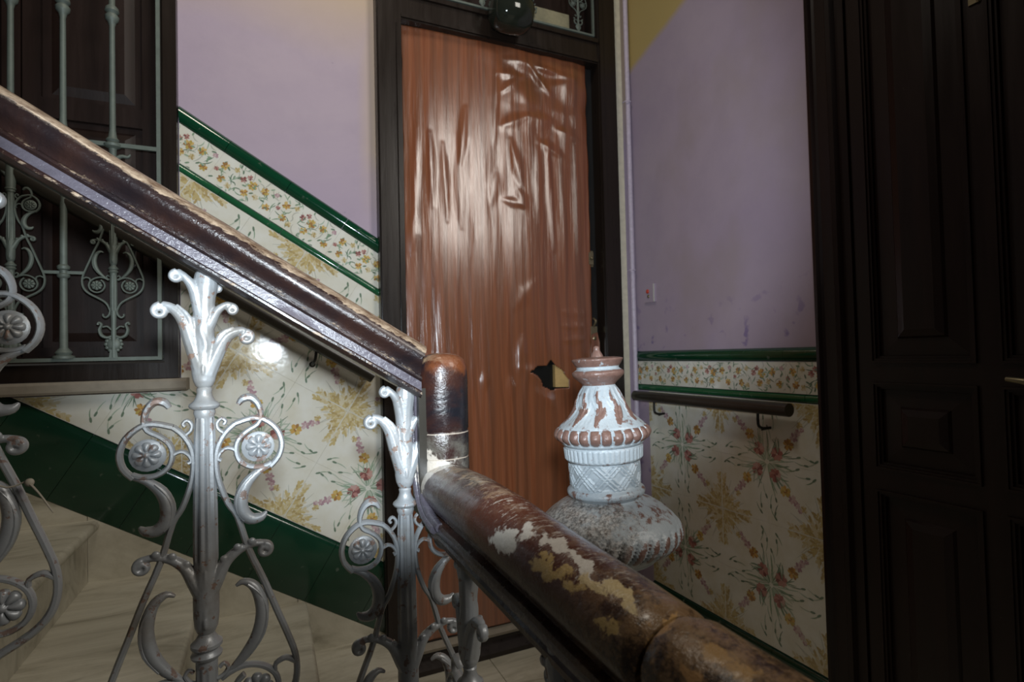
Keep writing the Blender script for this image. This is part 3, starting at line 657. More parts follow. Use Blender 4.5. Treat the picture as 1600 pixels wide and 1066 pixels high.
def baluster(parent, cx, cy, cz, rotz=0.0, scale=1.0, sloped=True, name='baluster', material=None, sets=('top', 'mid', 'low')):
    """ornamental casting; origin of its own coordinates at the upper collar"""
    T = Matrix.Translation(Vector((cx, cy, cz))-parent.location) @ Matrix.Rotation(rotz, 4, 'Z') @ Matrix.Diagonal((scale, scale, scale, 1))
    def L(nm, me, par, mw=None, loc=None):
        o = bpy.data.objects.new(nm, me); C.objects.link(o); o.parent = par
        if mw is not None: o.matrix_local = mw
        if loc: o.location = loc
        if material: 
            o.material_slots[0].link = 'OBJECT'; o.material_slots[0].material = material
        return o
    b = L(name, SHAFT, parent, T)
    if 'top' in sets: L('lily_capital', LILY[sloped], b)
    L('collar', COLLAR, b)
    L('lower_collar', LOWCOLLAR, b); L('lower_lily', LOWLILY, b); L('foot_ornament', FOOT, b)
    for s_ in (-1, 1):
        L('lyre_bar', BAR[s_], b); L('scroll', SCR[s_], b); L('lower_scroll', LSC[s_], b)
        L('rosette', ROS, b, loc=(s_*.081, 0, -.075)); L('rosette', ROSL, b, loc=(s_*.074, 0, -.484))
    return b

# ================================================================== BALUSTRADE
YR = 1.04
bal = empty('balustrade', (.31, YR, FLOOR), label='ornate silver cast-iron stair balustrade under a worn dark wooden handrail', cat='balustrade')
for k in range(-3, 2):
    x = -.0965+k*.3325; baluster(bal, x, YR, -.072-k*.205)
for k in range(3):
    baluster(bal, .312, .905-k*.3325, -.562, pi/2, 1.0, False)

def rail_profile(kind):
    """(side, up, wear) going round the section; side>0 is the stair side"""
    p = []
    if kind == 'upper':
        a, b_, cz = .050, .027, .056
        for k in range(17):
            t = -0.22*pi+(1.44*pi)*k/16; p.append((a*cos(t), cz+b_*sin(t)*(1.05 if sin(t) > 0 else 1), min(.95, max(0, sin(t)-.12)*1.5)))
        half = [(.036, .034, .1), (.034, .029, .3), (.042, .026, .38), (.0425, .022, .1), (.038, .018, .05), (.0385, .004, .02), (.041, .0015, .36), (.041, -.002, .36), (.034, -.005, .2), (.030, -.008, .1)]
        p += [(-x, z, w_) for x, z, w_ in half]+[(x, z, w_) for x, z, w_ in half[::-1]]
    else:
        a, b_, cz = .053, .045, -.248
        for k in range(25):
            t = -0.22*pi+(1.44*pi)*k/24; p.append((a*cos(t), cz+b_*sin(t), max(0, sin(t))**2*.42))
        half = [(.040, -.281, .1), (.034, -.284, .0), (.034, -.288, .0), (.045, -.291, .3), (.0475, -.297, .15), (.0465, -.309, .1), (.042, -.314, .1), (.033, -.316, .0), (.032, -.325, .0), (.036, -.329, .1), (.035, -.338, .1), (.026, -.341, .0)]
        p += [(-x, z, w_) for x, z, w_ in half]+[(x, z, w_) for x, z, w_ in half[::-1]]
    return p
# upper flight: straight, sloping
pr = rail_profile('upper'); mb = MB(); d = Vector((cs, 0, -sn)); up = Vector((sn, 0, cs)); N = 60; n = len(pr)
vs = []; ws = []
x_a, x_b = -1.45, .262
for i in range(N+1):
    x = x_a+(x_b-x_a)*i/N; base = Vector((x, YR, .094-SL*x))
    for s_, z, w_ in pr:
        q = base+up*z+Vector((0, s_, 0))*1.0
        if i == N: q = q+d*((.262-q.x)/d.x)
        j = noise.noise(q*9)*.0012*(1 if w_ > .3 else .3); vs.append(q+up*j); ws.append(w_)
fs = [(i*n+j, i*n+(j+1) % n, (i+1)*n+(j+1) % n, (i+1)*n+j) for i in range(N) for j in range(n)]+[tuple(range(n)), tuple(range(N*n, N*n+n))]
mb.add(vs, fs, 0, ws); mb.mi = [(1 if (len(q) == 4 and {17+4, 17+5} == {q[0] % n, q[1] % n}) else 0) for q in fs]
pobj('handrail', mb, [RAIL_UP, RAIL_BAND], bal, 38, label='sloping upper length of handrail, its rounded top worn to bare tan wood')
# level length towards the camera, in two pieces with an open joint
prn = rail_profile('near'); n = len(prn)
def near_piece(ya, yb, off, N, lab, y_round=False):
    mb = MB(); vs = []; ws = []
    for i in range(N+1):
        y = ya+(yb-ya)*i/N; e = 0
        if i in (0, N): e = .0035
        for s_, z, w_ in prn:
            tt = max(0, .75-y); xx = .312+off[0]+s_+.105*tt; zz = z+off[1]-.125*tt; q = Vector((xx-e*(1 if s_ > 0 else -1), y, zz-(e if z > -.25 else 0))); j = noise.noise(q*12)*.0022*(1 if w_ > .1 else .3); vs.append(q+Vector((0, 0, j))); ws.append(w_)
    fs = [(i*n+j, i*n+(j+1) % n, (i+1)*n+(j+1) % n, (i+1)*n+j) for i in range(N) for j in range(n)]+[tuple(range(n)), tuple(range(N*n, N*n+n))]
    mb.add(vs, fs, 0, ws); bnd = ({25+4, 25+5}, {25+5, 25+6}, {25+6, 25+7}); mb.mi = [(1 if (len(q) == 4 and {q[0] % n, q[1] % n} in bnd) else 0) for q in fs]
    pobj('handrail', mb, [RAIL, RAIL_BAND], bal, 38, label=lab)
near_piece(1.062, .412, (0, 0), 60, 'level handrail length below the corner block, scuffed brown with white and ochre paint spots')
near_piece(.408, -.35, (.002, .0015), 60, 'nearest handrail length beyond the open joint, mottled brown and ochre')
# corner block: upright turned piece joining the two lengths
mb = MB(); prof = []; zs = [-.262, -.245, -.20, -.196, -.192, -.150, -.1475, -.144, -.141, -.10, -.05, -.022, -.008, .001, .005, .006]
rs = [.049, .050, .050, .049, .050, .050, .0493, .048, .0498, .050, .0498, .0485, .044, .034, .018, .002]
for z, r_ in zip(zs, rs): prof.append((r_, z))
mb.lathe(prof, .312, YR, 40, mod=lambda a, z, r_: noise.noise(Vector((cos(a)*3, sin(a)*3, z*30)))*.0009+(.0015*cos(2*a) if r_ > .04 else 0))
mb.w = [(.55 if z > -.02 else .12) for (_, _, z) in mb.v]
pobj('corner_block', mb, RAIL_BLOCK, bal, 45, label='upright corner block of the handrail with a chipped red-brown crown')
# moulded strip running down beside the block and bending into the level length
mb = MB(); path = [(.262, YR-.006, -.045), (.262, YR-.006, -.12), (.263, YR-.008, -.19), (.264, YR-.014, -.235), (.266, YR-.035, -.272), (.267, YR-.07, -.290), (.268, YR-.12, -.2965)]
mb.tube(path, [.008, .008, .008, .0085, .009, .009, .008], n=10, smooth=4); mb.tube([(x-.006, y+.014, z-.006) for x, y, z in path], .008, n=8, smooth=4); mb.w = [.12]*len(mb.v)
pobj('rail_moulding', mb, RAIL_BAND, bal, 50)
mb = MB(); mb.box((.258, YR-.03, -.06), (.300, YR+.03, -.30)); pobj('rail_backing', mb, DARK_RAIL, bal, 0)
# iron top bar under the level rail
mb = MB(); mb.prism([(1.05, -.352), (.75, -.352), (-.35, -.487), (-.35, -.470), (.75, -.338), (1.05, -.338)], .306, .330, 'x'); pobj('top_bar', mb, DARK_RAIL, bal, 0)
mb = MB(); mb.box((.24, .985, FLOOR-.15), (.42, -.6, FLOOR)); obj('landing_kerb', mb, SILL, floor, 0)

# ================================================================== NEWEL POST
NW = Vector((.654, .974, 0)); tilt = Matrix.Rotation(math.radians(-2.3), 4, Vector((.41, .91, 0)))
new = empty('newel_post', (.654, .974, FLOOR), label='white cast-iron newel post with a turned, lattice-banded finial worn to brown', cat='newel post')
S_ = .000531
def zpx(cy): return (553.5-(500+cy/2.539))/853.4*1.15*1.0-.003
def section(name, prof, mod=None, wearf=None, dustf=None, n=220, sub=5, label=None):
    """prof: (cy, half) read down the post; dense lathe with relief"""
    pts = []
    for i in range(len(prof)-1):
        (a, ra), (b, rb) = prof[i], prof[i+1]; m_ = max(1, int(abs(b-a)/2.2)) if abs(b-a) > 2 else 1
        for k in range(m_): t = k/m_; pts.append((a+(b-a)*t, ra+(rb-ra)*t))
    pts.append(prof[-1])
    # smooth the interpolated profile a little
    for _ in range(2): pts = [pts[0]]+[(p[0], (q[1]+2*p[1]+s[1])/4) for q, p, s in zip(pts, pts[1:], pts[2:])]+[pts[-1]]
    v = []; w_ = []; du = []
    for cy, hw in pts:
        for j in range(n):
            a = 2*pi*j/n; dd = mod(a, cy) if mod else 0; rr = max(.0005, hw*S_+dd); p = Vector((rr*cos(a), rr*sin(a), zpx(cy)))
            w_.append(wearf(a, cy, dd) if wearf else .2); du.append(dustf(a, cy) if dustf else 0); v.append(p)
    fs = [(i*n+j, (i+1)*n+j, (i+1)*n+(j+1) % n, i*n+(j+1) % n) for i in range(len(pts)-1) for j in range(n)]+[tuple(range(n)), tuple(range((len(pts)-1)*n, len(pts)*n))]
    me = bpy.data.meshes.new(name); me.from_pydata([tuple(p) for p in v], [], fs); me.materials.append(NEWEL)
    for nm, ar in (('wear', w_), ('dust', du)): at = me.attributes.new(nm, 'FLOAT', 'POINT'); at.data.foreach_set('value', ar)
    bm = bmesh.new(); bm.from_mesh(me); bmesh.ops.recalc_face_normals(bm, faces=bm.faces); bm.to_mesh(me); bm.free()
    me.shade_smooth(); me.set_sharp_from_angle(angle=math.radians(60))
    piv = Vector((0, 0, -.5)); T = Matrix.Translation((0, 0, -FLOOR)) @ Matrix.Translation(piv) @ tilt @ Matrix.Translation(-piv)
    o = link(name, me, new, mw=T)
    if label: o['label'] = label
    return o
section('finial_knob', [(103, 2), (105, 9), (112, 13), (122, 13), (132, 19), (142, 24), (150, 26)], wearf=lambda a, c, d: .75)
section('finial_crown', [(147, 20), (149, 92), (153, 101), (160, 102), (166, 97), (176, 92), (186, 84), (194, 82), (200, 95), (206, 102), (214, 103), (222, 100), (232, 90), (243, 78), (252, 68), (258, 64)], wearf=lambda a, c, d: .72 if not 184 < c < 200 else .1)
def bell_mod(a, cy):
    t = (cy-262)/(420-262); t = min(1, max(0, t)); env = sin(pi*min(1, t*1.02))**.6 if 0 < t < 1 else 0
    s = abs(sin(4*a+.6)); x = (a*5/pi+.12*sin(t*9)) % 1
    leaf = max(0, 1-abs(x-.5)*2/(.35+.5*t)); vein = abs(sin(16*a+6*t)); return env*(.0055*leaf**.7-.0025*vein*leaf+.003*max(0, sin(t*9+3*abs(x-.5)*4))*(.4))
section('acanthus_bell', [(255, 62), (262, 66), (275, 72), (300, 85), (330, 98), (355, 108), (380, 125), (400, 148), (412, 164), (418, 168)], mod=bell_mod, wearf=lambda a, c, d: .36+(.38 if d > .0024 else 0))
def bead_mod(a, cy):
    t = (cy-415)/(478-415)
    if not 0 < t < 1: return 0
    x = (a*26/(2*pi)) % 1; return .0075*math.sqrt(max(0, 1-((x-.5)/.46)**2))*math.sqrt(max(0, 1-((t-.5)/.5)**2))-.002
section('bead_ring', [(414, 160), (420, 172), (432, 178), (448, 182), (462, 176), (474, 166), (482, 162), (488, 158), (492, 150)], mod=bead_mod, wearf=lambda a, c, d: .30+(.50 if d > .0010 else 0))
def flute_mod(a, cy): return .0028*abs(sin(22*a))**.5-.0014 if 498 < cy < 541 else 0
def latt_mod(a, cy):
    if not 556 < cy < 648: return 0
    t = (cy-552)/96; x = a*9/(2*pi); h = 0
    for s_ in (1, -1):
        d_ = abs(((x+s_*t*1.0) % 1)-.5); h = max(h, max(0, 1-(d_/.085)**2)**.5, .8*max(0, 1-((d_-.2)/.06)**2)**.5)
    return .0042*h
section('fluted_band', [(488, 148), (494, 153), (500, 154), (540, 151), (546, 152), (550, 145), (553, 138)], mod=flute_mod, wearf=lambda a, c, d: .27 if c < 545 else .42)
section('lattice_drum', [(551, 134), (556, 134), (600, 133), (645, 133), (655, 140), (662, 150), (672, 153), (682, 151), (690, 140), (697, 134)], mod=latt_mod, wearf=lambda a, c, d: .26+(.18 if c > 655 else 0))
def gad_mod(a, cy):
    t = (cy-790)/(905-790)
    if not 0 < t < 1: return 0
    x = abs(sin(16*a+3.0*t)); return sin(pi*t)**.5*(.009*x**.6-.005)
section('bowl', [(692, 130), (700, 138), (708, 160), (722, 190), (738, 214), (752, 232), (768, 250), (785, 264), (800, 273), (820, 279), (840, 279), (858, 272), (874, 258), (890, 238), (905, 214), (915, 196), (922, 190), (930, 184), (938, 176), (944, 150), (950, 105), (956, 85)], mod=gad_mod,
        wearf=lambda a, c, d: (.44 if c < 780 else (.30+(.34 if d > .0022 else .22 if d < -.002 else 0.0) if c < 885 else .14)), dustf=lambda a, c: .5*max(0, cos(a-3.3))+.35 if c < 860 else 0, n=340)
def cap_mod(a, cy):
    t = (cy-956)/(1040-956)
    return .006*max(0, sin(8*a))**.6*max(0, 1-t) if 0 < t < 1 else 0
section('neck_capital', [(952, 95), (958, 98), (966, 92), (990, 84), (1010, 66), (1030, 52), (1040, 48), (1050, 56), (1060, 60), (1072, 56), (1085, 46)], mod=cap_mod, wearf=lambda a, c, d: .16)
section('post_shaft', [(1080, 48), (1120, 50), (1500, 60), (2300, 66), (2340, 72)], mod=lambda a, c: .002*abs(sin(7*a)), wearf=lambda a, c, d: .2, n=60)
section('post_base', [(2330, 74), (2345, 110), (2370, 118), (2400, 105), (2420, 128), (2497, 135)], wearf=lambda a, c, d: .25, n=60)

# ================================================================== GRILLES
def dupmat(o): return o
grl = empty('window_grille', (-.9, 2.25, .015), label='grey cast-iron grille with scroll ornaments in front of the dark stair window', cat='grille')
GS = .63; YG = 2.245
for k in range(3):
    x = -.476-k*.272; baluster(grl, x, YG, .018+.876*GS, 0, GS, False, 'ornamental_bar', GRILLE, sets=('mid',))
    b = MB(); b.lathe([(.012, .56), (.014, .60), (.013, .64), (.011, .72), (.012, .735), (.024, .742), (.026, .75), (.014, .758), (.020, .765), (.013, .775), (.0095, .80), (.0085, 1.16), (.012, 1.175), (.019, 1.183), (.021, 1.195), (.014, 1.205), (.021, 1.213), (.019, 1.225), (.0095, 1.235), (.0085, 1.7)], x, YG, 14)
    for s_ in (-1, 1):
        b.tube([(x, YG, .69), (x+s_*.022, YG, .712), (x+s_*.042, YG, .712), (x+s_*.050, YG, .722)], [.008, .007, .005, .003], n=8)
        b.tube([(x, YG, .60), (x+s_*.03, YG, .64), (x+s_*.052, YG, .655), (x+s_*.068, YG, .648), (x+s_*.066, YG, .632)], [.007, .006, .005, .005, .004], n=8)
    pobj('upright_bar', b, GRILLE, grl, 45)
for k in range(3):
    x = -.612-k*.272; b = MB()
    b.lathe([(.030, .020), (.030, .028), (.020, .032), (.024, .040), (.018, .048), (.0115, .056), (.0105, .285), (.017, .290), (.018, .297), (.011, .302), (.011, .312), (.017, .316), (.018, .325), (.0105, .332), (.0100, .74), (.018, .765), (.012, .79), (.0095, .82), (.0085, 1.16), (.012, 1.175), (.019, 1.183), (.021, 1.195), (.014, 1.205), (.021, 1.213), (.019, 1.225), (.0095, 1.235), (.0085, 1.7)], x, YG, 14)
    pobj('plain_bar', b, GRILLE, grl, 45)
for z in (.75, .305):
    b = MB()
    if z > .5: b.box((-1.3, YG-.005, z-.007), (-.338, YG+.005, z+.007))
    else:
        for k in range(3): x = -.612-k*.272; b.box((x-.055, YG-.004, z-.005), (x+.055, YG+.004, z+.005))
    pobj('cross_bar', b, GRILLE, grl, 0)
b = MB(); b.box((-1.3, YG-.006, .010), (-.336, YG+.006, .022)); b.box((-.348, YG-.006, .022), (-.336, YG+.006, 1.7)); b.box((-1.3, YG-.006, 1.69), (-.336, YG+.006, 1.70)); pobj('grille_frame', b, GRILLE, grl, 0)
for z in (.02, 1.69): b = MB(); b.box((-.346, YG, z-.005), (-.338, D-.04, z+.005)); pobj('fixing_pin', b, GRILLE, grl, 0)

# ================================================================== DOOR 1 (covered by wood-print vinyl)
door = empty('door_1', (1.05, D, FLOOR), kind='structure')
FY = 2.275
def sx(x, y=FY): return x*y/D
jl0, jl1 = sx(.440), sx(.545, 2.29); jr0, jr1 = sx(1.553, 2.29), sx(1.672)
for nm, a, b_ in (('door_jamb', jl0, jl1), ('door_jamb', jr0, jr1)):
    m_ = MB(); lft = a < 1
    m_.box((a, FY, FLOOR), (b_, D+.12, 2.24)); m_.box((a+.006, FY-.012, FLOOR), (a+.026, FY, 2.22)); 
    c0 = (b_-.022 if lft else a+.004); m_.box((c0, FY-.008, FLOOR), (c0+.016, FY, 1.42)); pobj(nm, m_, FRAMEWOOD, door, 0)
m_ = MB(); m_.box((jl1, FY+.004, 1.445), (jr0, D+.10, 1.575)); m_.box((jl1, FY-.008, 1.548), (jr0, FY+.004, 1.568)); m_.box((jl1, FY-.004, 1.452), (jr0, FY+.004, 1.466)); pobj('door_lintel', m_, FRAMEWOOD, door, 0)
m_ = MB(); m_.box((jl0, FY, 2.2), (jr1, D+.12, 2.26)); pobj('door_head', m_, FRAMEWOOD, door, 0)
m_ = MB(); m_.box((jl1, D-.01, FLOOR), (jr0, D+.10, -1.215)); m_.prism([(D-.05, FLOOR), (D-.05, FLOOR+.02), (D-.01, FLOOR+.055), (D-.01, FLOOR)], jl1, jr0, 'x'); pobj('threshold', m_, FRAMEWOOD, door, 0)
m_ = MB(); m_.prism([(D-.032, -1.258), (D-.036, -1.245), (D-.012, -1.225), (D-.01, -1.258)], jl1+.01, jr0-.01, 'x'); pobj('weather_strip', m_, SILL, door, 0)
m_ = MB(); m_.box((jl1, D+.028, -1.215), (jr0, D+.07, 1.445)); 
m_.frame((jl1, -1.215), (jr0, 1.445), D+.012, D+.028, .055); leaf_o = pobj('door_leaf', m_, VOID, door, 0)
# transom: plaster glimpsed behind dark boards, small iron castings
m_ = MB(); m_.box((jl1, D+.05, 1.575), (jr0, D+.08, 2.2)); pobj('transom_board', m_, PANELW, door, 0)
m_ = MB(); m_.box((1.22, D+.035, 1.60), (1.42, D+.05, 1.72)); pobj('transom_panel', m_, YELLOWP, door, 0, label='yellowed panel glimpsed behind the transom grille')
tg = empty('transom_grille', (1.05, 2.285, 1.58), label='grey-green scroll grille in the opening above the vinyl-covered door', cat='grille')
TS = .36
for x in (.66, .915, 1.17, 1.425): baluster(tg, x, 2.287, 1.588+.876*TS, 0, TS, False, 'ornamental_bar', GRILLE, sets=('mid',))
m_ = MB(); m_.frame((jl1+.012, 1.583), (jr0-.012, 2.19), 2.280, 2.292, .009); pobj('grille_frame', m_, GRILLE, tg, 0)

# vinyl sheet: a real wrinkled surface with a torn hole
X0, X1, Z0, Z1 = .545, 1.478, -1.215, 1.447; NX, NZ = 170, 430; YS = D-.004
tear = [(1.115, -.085), (1.16, -.060), (1.215, -.055), (1.235, -.03), (1.262, -.055), (1.300, -.085), (1.335, -.125), (1.335, -.17), (1.285, -.17), (1.235, -.175), (1.19, -.155), (1.175, -.115), (1.14, -.092)]
def inside(x, z, P):
    c = False; j = len(P)-1
    for i in range(len(P)):
        if (P[i][1] > z) != (P[j][1] > z) and x < (P[j][0]-P[i][0])*(z-P[i][1])/(P[j][1]-P[i][1])+P[i][0]: c = not c
        j = i
    return c
ridges = [  # (x0,z0,x1,z1,width,height): creases of the loose film
    (.99, 1.40, .97, .98, .010, .007), (.985, 1.31, 1.12, 1.32, .012, .008), (1.0, 1.22, 1.13, 1.33, .010, .007), (1.00, 1.06, 1.14, 1.13, .016, .010), (1.15, 1.385, 1.27, 1.26, .010, .012),
    (1.03, 1.385, 1.30, 1.375, .016, .010), (1.20, 1.38, 1.40, 1.36, .012, .009), (1.27, 1.30, 1.42, 1.36, .02, .008), (1.14, 1.13, 1.30, 1.12, .018, .010), (1.20, 1.02, 1.33, .96, .014, .010), (1.29, 1.10, 1.44, 1.05, .014, .009),
    (1.19, 1.04, 1.19, .62, .012, .010), (1.245, 1.02, 1.27, .50, .012, .009), (1.32, .98, 1.33, .30, .016, .008), (1.40, 1.02, 1.41, .4, .014, .009), (1.05, 1.0, 1.10, .80, .016, .012), (.98, .85, .95, .70, .016, .008), (1.08, .78, 1.12, .68, .016, .009),
    (.83, 1.12, .80, .86, .012, .010), (.66, .98, .67, .66, .014, .010), (.72, .94, .735, .6, .012, .009), (.60, 1.0, .585, .60, .012, .008), (.79, .90, .80, .58, .016, .007), (.585, .62, .57, .45, .016, .010), (1.0, .72, 1.11, .70, .012, .007),
    (1.085, .08, 1.07, -.08, .014, .012), (1.05, -.06, 1.20, -.12, .02, .010), (1.16, -.18, 1.26, -.26, .02, .010), (1.02, -.10, 1.03, -.2, .012, .009), (.89, -.08, .89, -.16, .010, .007), (1.06, .22, 1.16, .34, .02, .006),
    (1.30, .20, 1.44, .19, .012, .005), (1.30, .13, 1.44, .13, .010, .005), (1.31, .06, 1.43, .07, .012, .005), (1.36, -.02, 1.42, -.2, .014, .007), (1.43, .2, 1.40, -.3, .012, .006)]
vs = []; 
for i in range(NZ+1):
    z = Z0+(Z1-Z0)*i/NZ
    for j in range(NX+1):
        x = X0+(X1-X0)*j/NX; h = .008+.004*sin(x*23+noise.noise(Vector((x*2, z*.8, 0)))*3)*min(1, max(0, .7-abs(z-.6)*.4))
        h += .004*noise.noise(Vector((x*7, z*1.1, 3)))+.0014*noise.noise(Vector((x*30, z*3, 7)))
        cr = max(0, min(1, (z-.95)*4))*max(0, min(1, (x-.95)*6)); h += cr*.010*noise.noise(Vector((x*9, z*11, 5)))
        for (a, b_, c_, d_, w_, hh) in ridges:
            dx, dz = c_-a, d_-b_; L2 = dx*dx+dz*dz; t = max(0, min(1, ((x-a)*dx+(z-b_)*dz)/L2)); q = hypot(x-a-dx*t, z-b_-dz*t)
            ww = w_*(1.9-.9*abs(2*t-1)); ta = sin(pi*min(1, max(0, .08+.84*t)))
            if q < ww*2.4: h += hh*math.exp(-(q/ww)**2*1.2)*ta*.62
        e = 0
        if i < 4 or i > NZ-4: e = noise.noise(Vector((x*11, 0, 1)))*.003
        xe = x+(noise.noise(Vector((z*9, 0, 2)))*.006 if j in (0, NX) else 0)
        # film bulges slightly out from the leaf
        h += .012*sin(pi*(x-X0)/(X1-X0))
        vs.append((xe, YS-max(h, .001), z+e))
fs = []; NR = NX+1
for i in range(NZ):
    for j in range(NX):
        x = X0+(X1-X0)*(j+.5)/NX; z = Z0+(Z1-Z0)*(i+.5)/NZ
        if x < X1 and not inside(x+noise.noise(Vector((x*50, z*50, 0)))*.004, z+noise.noise(Vector((x*50, z*50, 9)))*.004, tear): fs.append((i*NR+j, i*NR+j+1, (i+1)*NR+j+1, (i+1)*NR+j))
me = bpy.data.meshes.new('vinyl_sheet'); me.from_pydata(vs, [], fs); me.materials.append(VINYL); me.shade_smooth()
vo = child_world('vinyl_sheet', me, door); vo['label'] = 'wrinkled glossy orange-brown wood-print film, torn at knee height'
sd = vo.modifiers.new('thick', 'SOLIDIFY'); sd.thickness = .0012
m_ = MB(); m_.box((1.10, D+.012, -.20), (1.262, D+.024, .0)); pobj('tear_backing', m_, BLACK, door, 0)  # flat black sheet that fills the torn hole from behind
m_ = MB(); m_.prism([(1.262, -.162), (1.345, -.165), (1.345, -.10), (1.30, -.062), (1.262, -.055)], D-.012, D+.02); pobj('patch_block', m_, RAWWOOD, door, 0, label='raw yellow wood block seen through the tear')
m_ = MB(); m_.box((1.468, D-.015, .44), (1.495, D-.003, .50)); m_.ball((1.482, D-.02, .47), (.008, .008, .008)); m_.box((1.468, D-.004, .43), (1.50, D+.03, .51)); pobj('keyhole_plate', m_, BRASS, door, 0)
m_ = MB(); m_.box((1.470, D-.016, .02), (1.505, D+.03, .13)); m_.tube([(1.487, D-.012, .13), (1.49, D-.03, .155), (1.487, D-.012, .17)], .006); m_.ball((1.484, D-.02, .07), (.012, .008, .012)); pobj('latch', m_, BRASS, door, 0)
m_ = MB(); m_.prism([(1.46, -.12), (1.515, -.14), (1.512, .05), (1.50, .10), (1.47, .09), (1.462, .02)], D-.024, D-.018); pobj('film_flap', m_, VINYL, door, 0)
# dark glass lamp on the lintel
lamp = empty('wall_lamp', (1.012, 2.24, 1.53), label='dark glossy barrel-shaped lamp above the middle of the vinyl-covered door', cat='lamp')
m_ = MB(); m_.lathe([(.02, -.105), (.06, -.10), (.085, -.08), (.098, -.045), (.100, 0), (.098, .045), (.085, .08), (.06, .10), (.02, .105)], n=36)
R_ = Matrix.Rotation(pi/2, 4, 'Y'); m_.v = [tuple(Vector((1.012, 2.185, 1.532))+(R_ @ Vector(p))*.92) for p in m_.v]; pobj('glass_bowl', m_, LAMPGLASS, lamp, 50)
m_ = MB(); m_.box((.96, 2.23, 1.49), (1.064, 2.28, 1.57)); pobj('lamp_bracket', m_, BLACK, lamp, 0)

# cream strip and painted conduit in the corner
m_ = MB(); m_.box((jr1, D-.034, FLOOR), (jr1+.050, D+.0, TOP)); tag(obj('trim_1', m_, CREAM, smooth=0), kind='structure')
m_ = MB(); m_.tube([(1.732, D-.014, TOP), (1.7325, D-.014, 1.2), (1.731, D-.015, .5), (1.733, D-.014, -.2), (1.732, D-.014, -.75)], .0125, n=12, side=Vector((1, 0, 0)))
o = obj('conduit', m_, LILAC_PAINT, None, 60); tag(o, 'thin vertical conduit painted pale lilac in the corner beside the door', 'pipe')
for z in (.42, 1.3, -.5):
    m_ = MB(); m_.tube([(1.707, D-.003, z), (1.711, D-.028, z), (1.732, D-.0315, z), (1.739, D-.028, z), (1.743, D-.003, z)], .003, n=6, side=Vector((0, 0, 1))); obj('conduit_clip', m_, LILAC_PAINT, o, 50)

# ================================================================== DOOR 2 (dark panelled, right)
d2 = empty('door_2', (XR-.03, .8, FLOOR), kind='structure')
XF2 = 1.70
def yz(y): return y*XF2/XR
m_ = MB(); ya = 1.268
prof = [(XF2, ya), (XF2-.012, ya-.006), (XF2-.014, ya-.018), (XF2-.004, ya-.026), (XF2, ya-.034), (XF2, ya-.070), (XF2-.010, ya-.078), (XF2-.008, ya-.092), (XF2+.01, ya-.098), (XF2+.012, ya-.125), (XR+.12, ya-.125), (XR+.12, ya)]
m_.prism(prof, FLOOR, 2.35, 'z'); pobj('door_jamb', m_, DARKWOOD, d2, 20)
XD = XF2+.020   # face of the stiles
ym = lambda y: y*XD/XR
yl, yr_ = ym(1.165), .42
y1, y2, y3, y4 = ym(1.122), ym(.838), ym(.785), ym(.50)
m_ = MB(); m_.box((XD+.018, yl, FLOOR+.01), (XD+.045, yr_, 2.3))
for a, b_ in ((yl, y1), (y2, y3), (y4, yr_)): m_.box((XD, a, FLOOR+.01), (XD+.018, b_, 2.3))
zz = [(ym(-.053)-.0, 1.66), (ym(-.386), ym(-.115)), (-1.22, ym(-.452))]
rails = [(FLOOR+.01, -1.22), (zz[2][1], zz[1][0]), (zz[1][1], zz[0][0]), (1.66, 2.3)]
for a, b_ in ((y1, y2), (y3, y4)):
    for c_, e_ in rails: m_.box((XD, a, c_), (XD+.018, b_, e_))
leaf2 = pobj('door_leaf', m_, DARKWOOD, d2, 0)
for a, b_ in ((y1, y2), (y3, y4)):
    for z0, z1 in zz:
        q = MB()
        # quarter-round bolection round the opening
        y_hi, y_lo = max(a, b_), min(a, b_)
        for t0, t1, xo in ((0, .006, -.008), (.006, .013, -.003), (.013, .020, .006)):
            q.frame((y_lo+t0, z0+t0), (y_hi-t0, z1-t0), XD+xo, XD+.018, t1-t0, 'x')
        link('panel_moulding', q.mesh('panel_moulding', DARKWOOD, 0), leaf2)
        q = MB(); i0 = .052; i1 = .075; A = (y_lo+.02, z0+.02, y_hi-.02, z1-.02)
        v = []
        for ins_, x in ((0.0, XD+.016), (i0, XD+.012), (i0+.006, XD+.004), (i0+.026, XD-.002), (i0+.028, XD-.002)):
            v += [(x, A[0]+ins_, A[1]+ins_), (x, A[2]-ins_, A[1]+ins_), (x, A[2]-ins_, A[3]-ins_), (x, A[0]+ins_, A[3]-ins_)]
        fs = [(4*k+i, 4*k+(i+1) % 4, 4*k+4+(i+1) % 4, 4*k+4+i) for k in range(4) for i in range(4)]+[(16, 17, 18, 19)]
        q.add(v, fs); link('raised_panel', q.mesh('raised_panel', DARKWOOD, 0), leaf2)
m_ = MB(); m_.box((XD-.006, ym(.795), 1.08), (XD+.001, ym(.73), 1.30)); m_.ball((XD-.006, ym(.775), 1.26), (.006, .008, .008)); m_.ball((XD-.006, ym(.775), 1.12), (.006, .008, .008)); pobj('metal_plate', m_, BLACK, d2, 0)
m_ = MB(); m_.box((XD-.004, ym(.822), .90), (XD+.001, ym(.795), 1.05)); m_.tube([(XD-.002, ym(.822), .96), (XD-.014, ym(.81), .94), (XD-.012, ym(.80), .92), (XD-.002, ym(.80), .90)], .004, n=6); pobj('old_latch', m_, BRASS, d2, 0)
m_ = MB(); m_.tube([(XD, ym(.70), -.10), (XD-.03, ym(.70), -.10), (XD-.045, ym(.72), -.095), (XD-.045, ym(.757), -.09)], [.007, .007, .008, .006], n=8, side=Vector((0, 0, 1)))
pobj('door_handle', m_, BRASS, d2, 45)

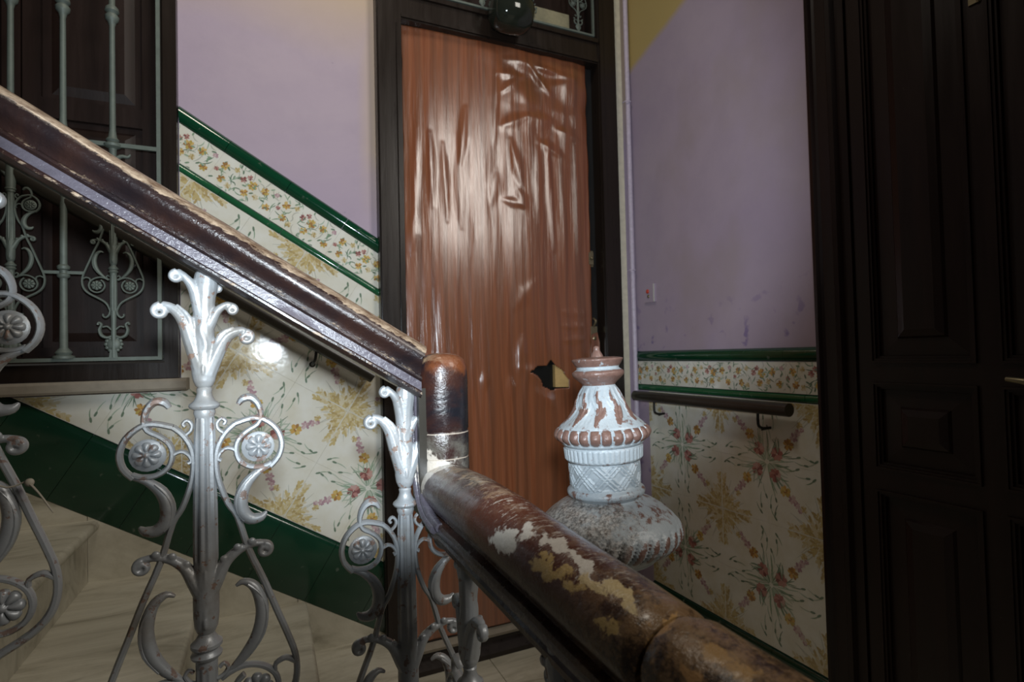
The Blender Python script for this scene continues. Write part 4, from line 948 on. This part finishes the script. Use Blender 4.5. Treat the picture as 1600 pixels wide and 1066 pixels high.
# ================================================================== WALL HANDRAILS
wh = empty('wall_handrail', (0, 2.27, 0), label='dark round handrail sloping down the flowered wall behind the silver balustrade', cat='handrail')
zh = lambda x: .165-.62*x
m_ = MB(); m_.tube([(x, 2.262, zh(x)) for x in (-.98, -.6, -.2, .1, .392)], .0265, n=16, smooth=2); pobj('rail', m_, DARK_RAIL, wh, 50)
for x in (.175, -.42, -.90):
    m_ = MB(); m_.tube([(x, 2.262, zh(x)-.02), (x-.004, 2.265, zh(x)-.055), (x-.012, 2.29, zh(x)-.075), (x-.012, D-.008, zh(x)-.078)], .006, n=8); m_.ball((x-.012, D-.014, zh(x)-.078), (.012, .006, .012)); pobj('bracket', m_, BLACK, wh, 50)
wh2 = empty('wall_handrail', (XR-.06, 1.9, -.23), label='short level dark round handrail below the green tile line on the right wall', cat='handrail')
xr2 = XR-.062; ym2 = lambda y: y*xr2/XR
m_ = MB(); m_.tube([(xr2, ym2(2.36), -.222), (xr2, 1.9, -.222), (xr2, 1.6, -.222), (xr2, ym2(1.432), -.222)], .0245, n=18, smooth=2, side=Vector((1, 0, 0))); pobj('rail', m_, DARK_RAIL, wh2, 50)
for y in (2.13, 1.52):
    m_ = MB(); m_.tube([(xr2, y, -.24), (xr2, y, -.285), (xr2+.006, y-.004, -.298), (xr2+.022, y-.006, -.303), (XR-.010, y-.010, -.303)], .0055, n=8, side=Vector((0, 1, 0))); m_.tube([(XR-.015, y-.008, -.303), (XR-.012, y+.03, -.316)], [.005, .003], n=6); pobj('bracket', m_, BLACK, wh2, 50)

# light switch with red neon
sw = empty('light_switch', (XR, 2.2, .285), label='small lilac-painted light switch with a red button beside the corner pipe', cat='switch')
m_ = MB(); m_.box((XR-.010, 2.168, .245), (XR+.0, 2.252, .335)); pobj('plate', m_, WALL_RIGHT, sw, 0)
m_ = MB(); m_.box((XR-.012, 2.168, .245), (XR-.010, 2.176, .335)); pobj('plate_edge', m_, WHITE_PL, sw, 0, label='white plate edge')
m_ = MB(); m_.ball((XR-.013, 2.218, .300), (.006, .011, .011), 14, 8); pobj('button', m_, RED_PL, sw, 50, label='red button'); m_ = MB(); m_.ball((XR-.012, 2.214, .275), (.004, .008, .009)); pobj('terminal', m_, BRASS, sw, 50)

# loose string caught on the left-hand baluster
m_ = MB(); m_.tube([(-.322, 1.02, -.168), (-.312, 1.012, -.176), (-.300, 1.005, -.19), (-.290, 1.0, -.205), (-.285, .998, -.213)], [.0022, .0016, .0013, .0011, .0006], n=6); m_.ball((-.318, 1.018, -.170), (.006, .005, .006)); m_.tube([(-.322, 1.02, -.168), (-.345, 1.022, -.175), (-.37, 1.02, -.16)], .0014, n=6)
tag(obj('string', m_, STRING, None, 50), 'pale loose string knotted on the leftmost silver baluster', 'string')
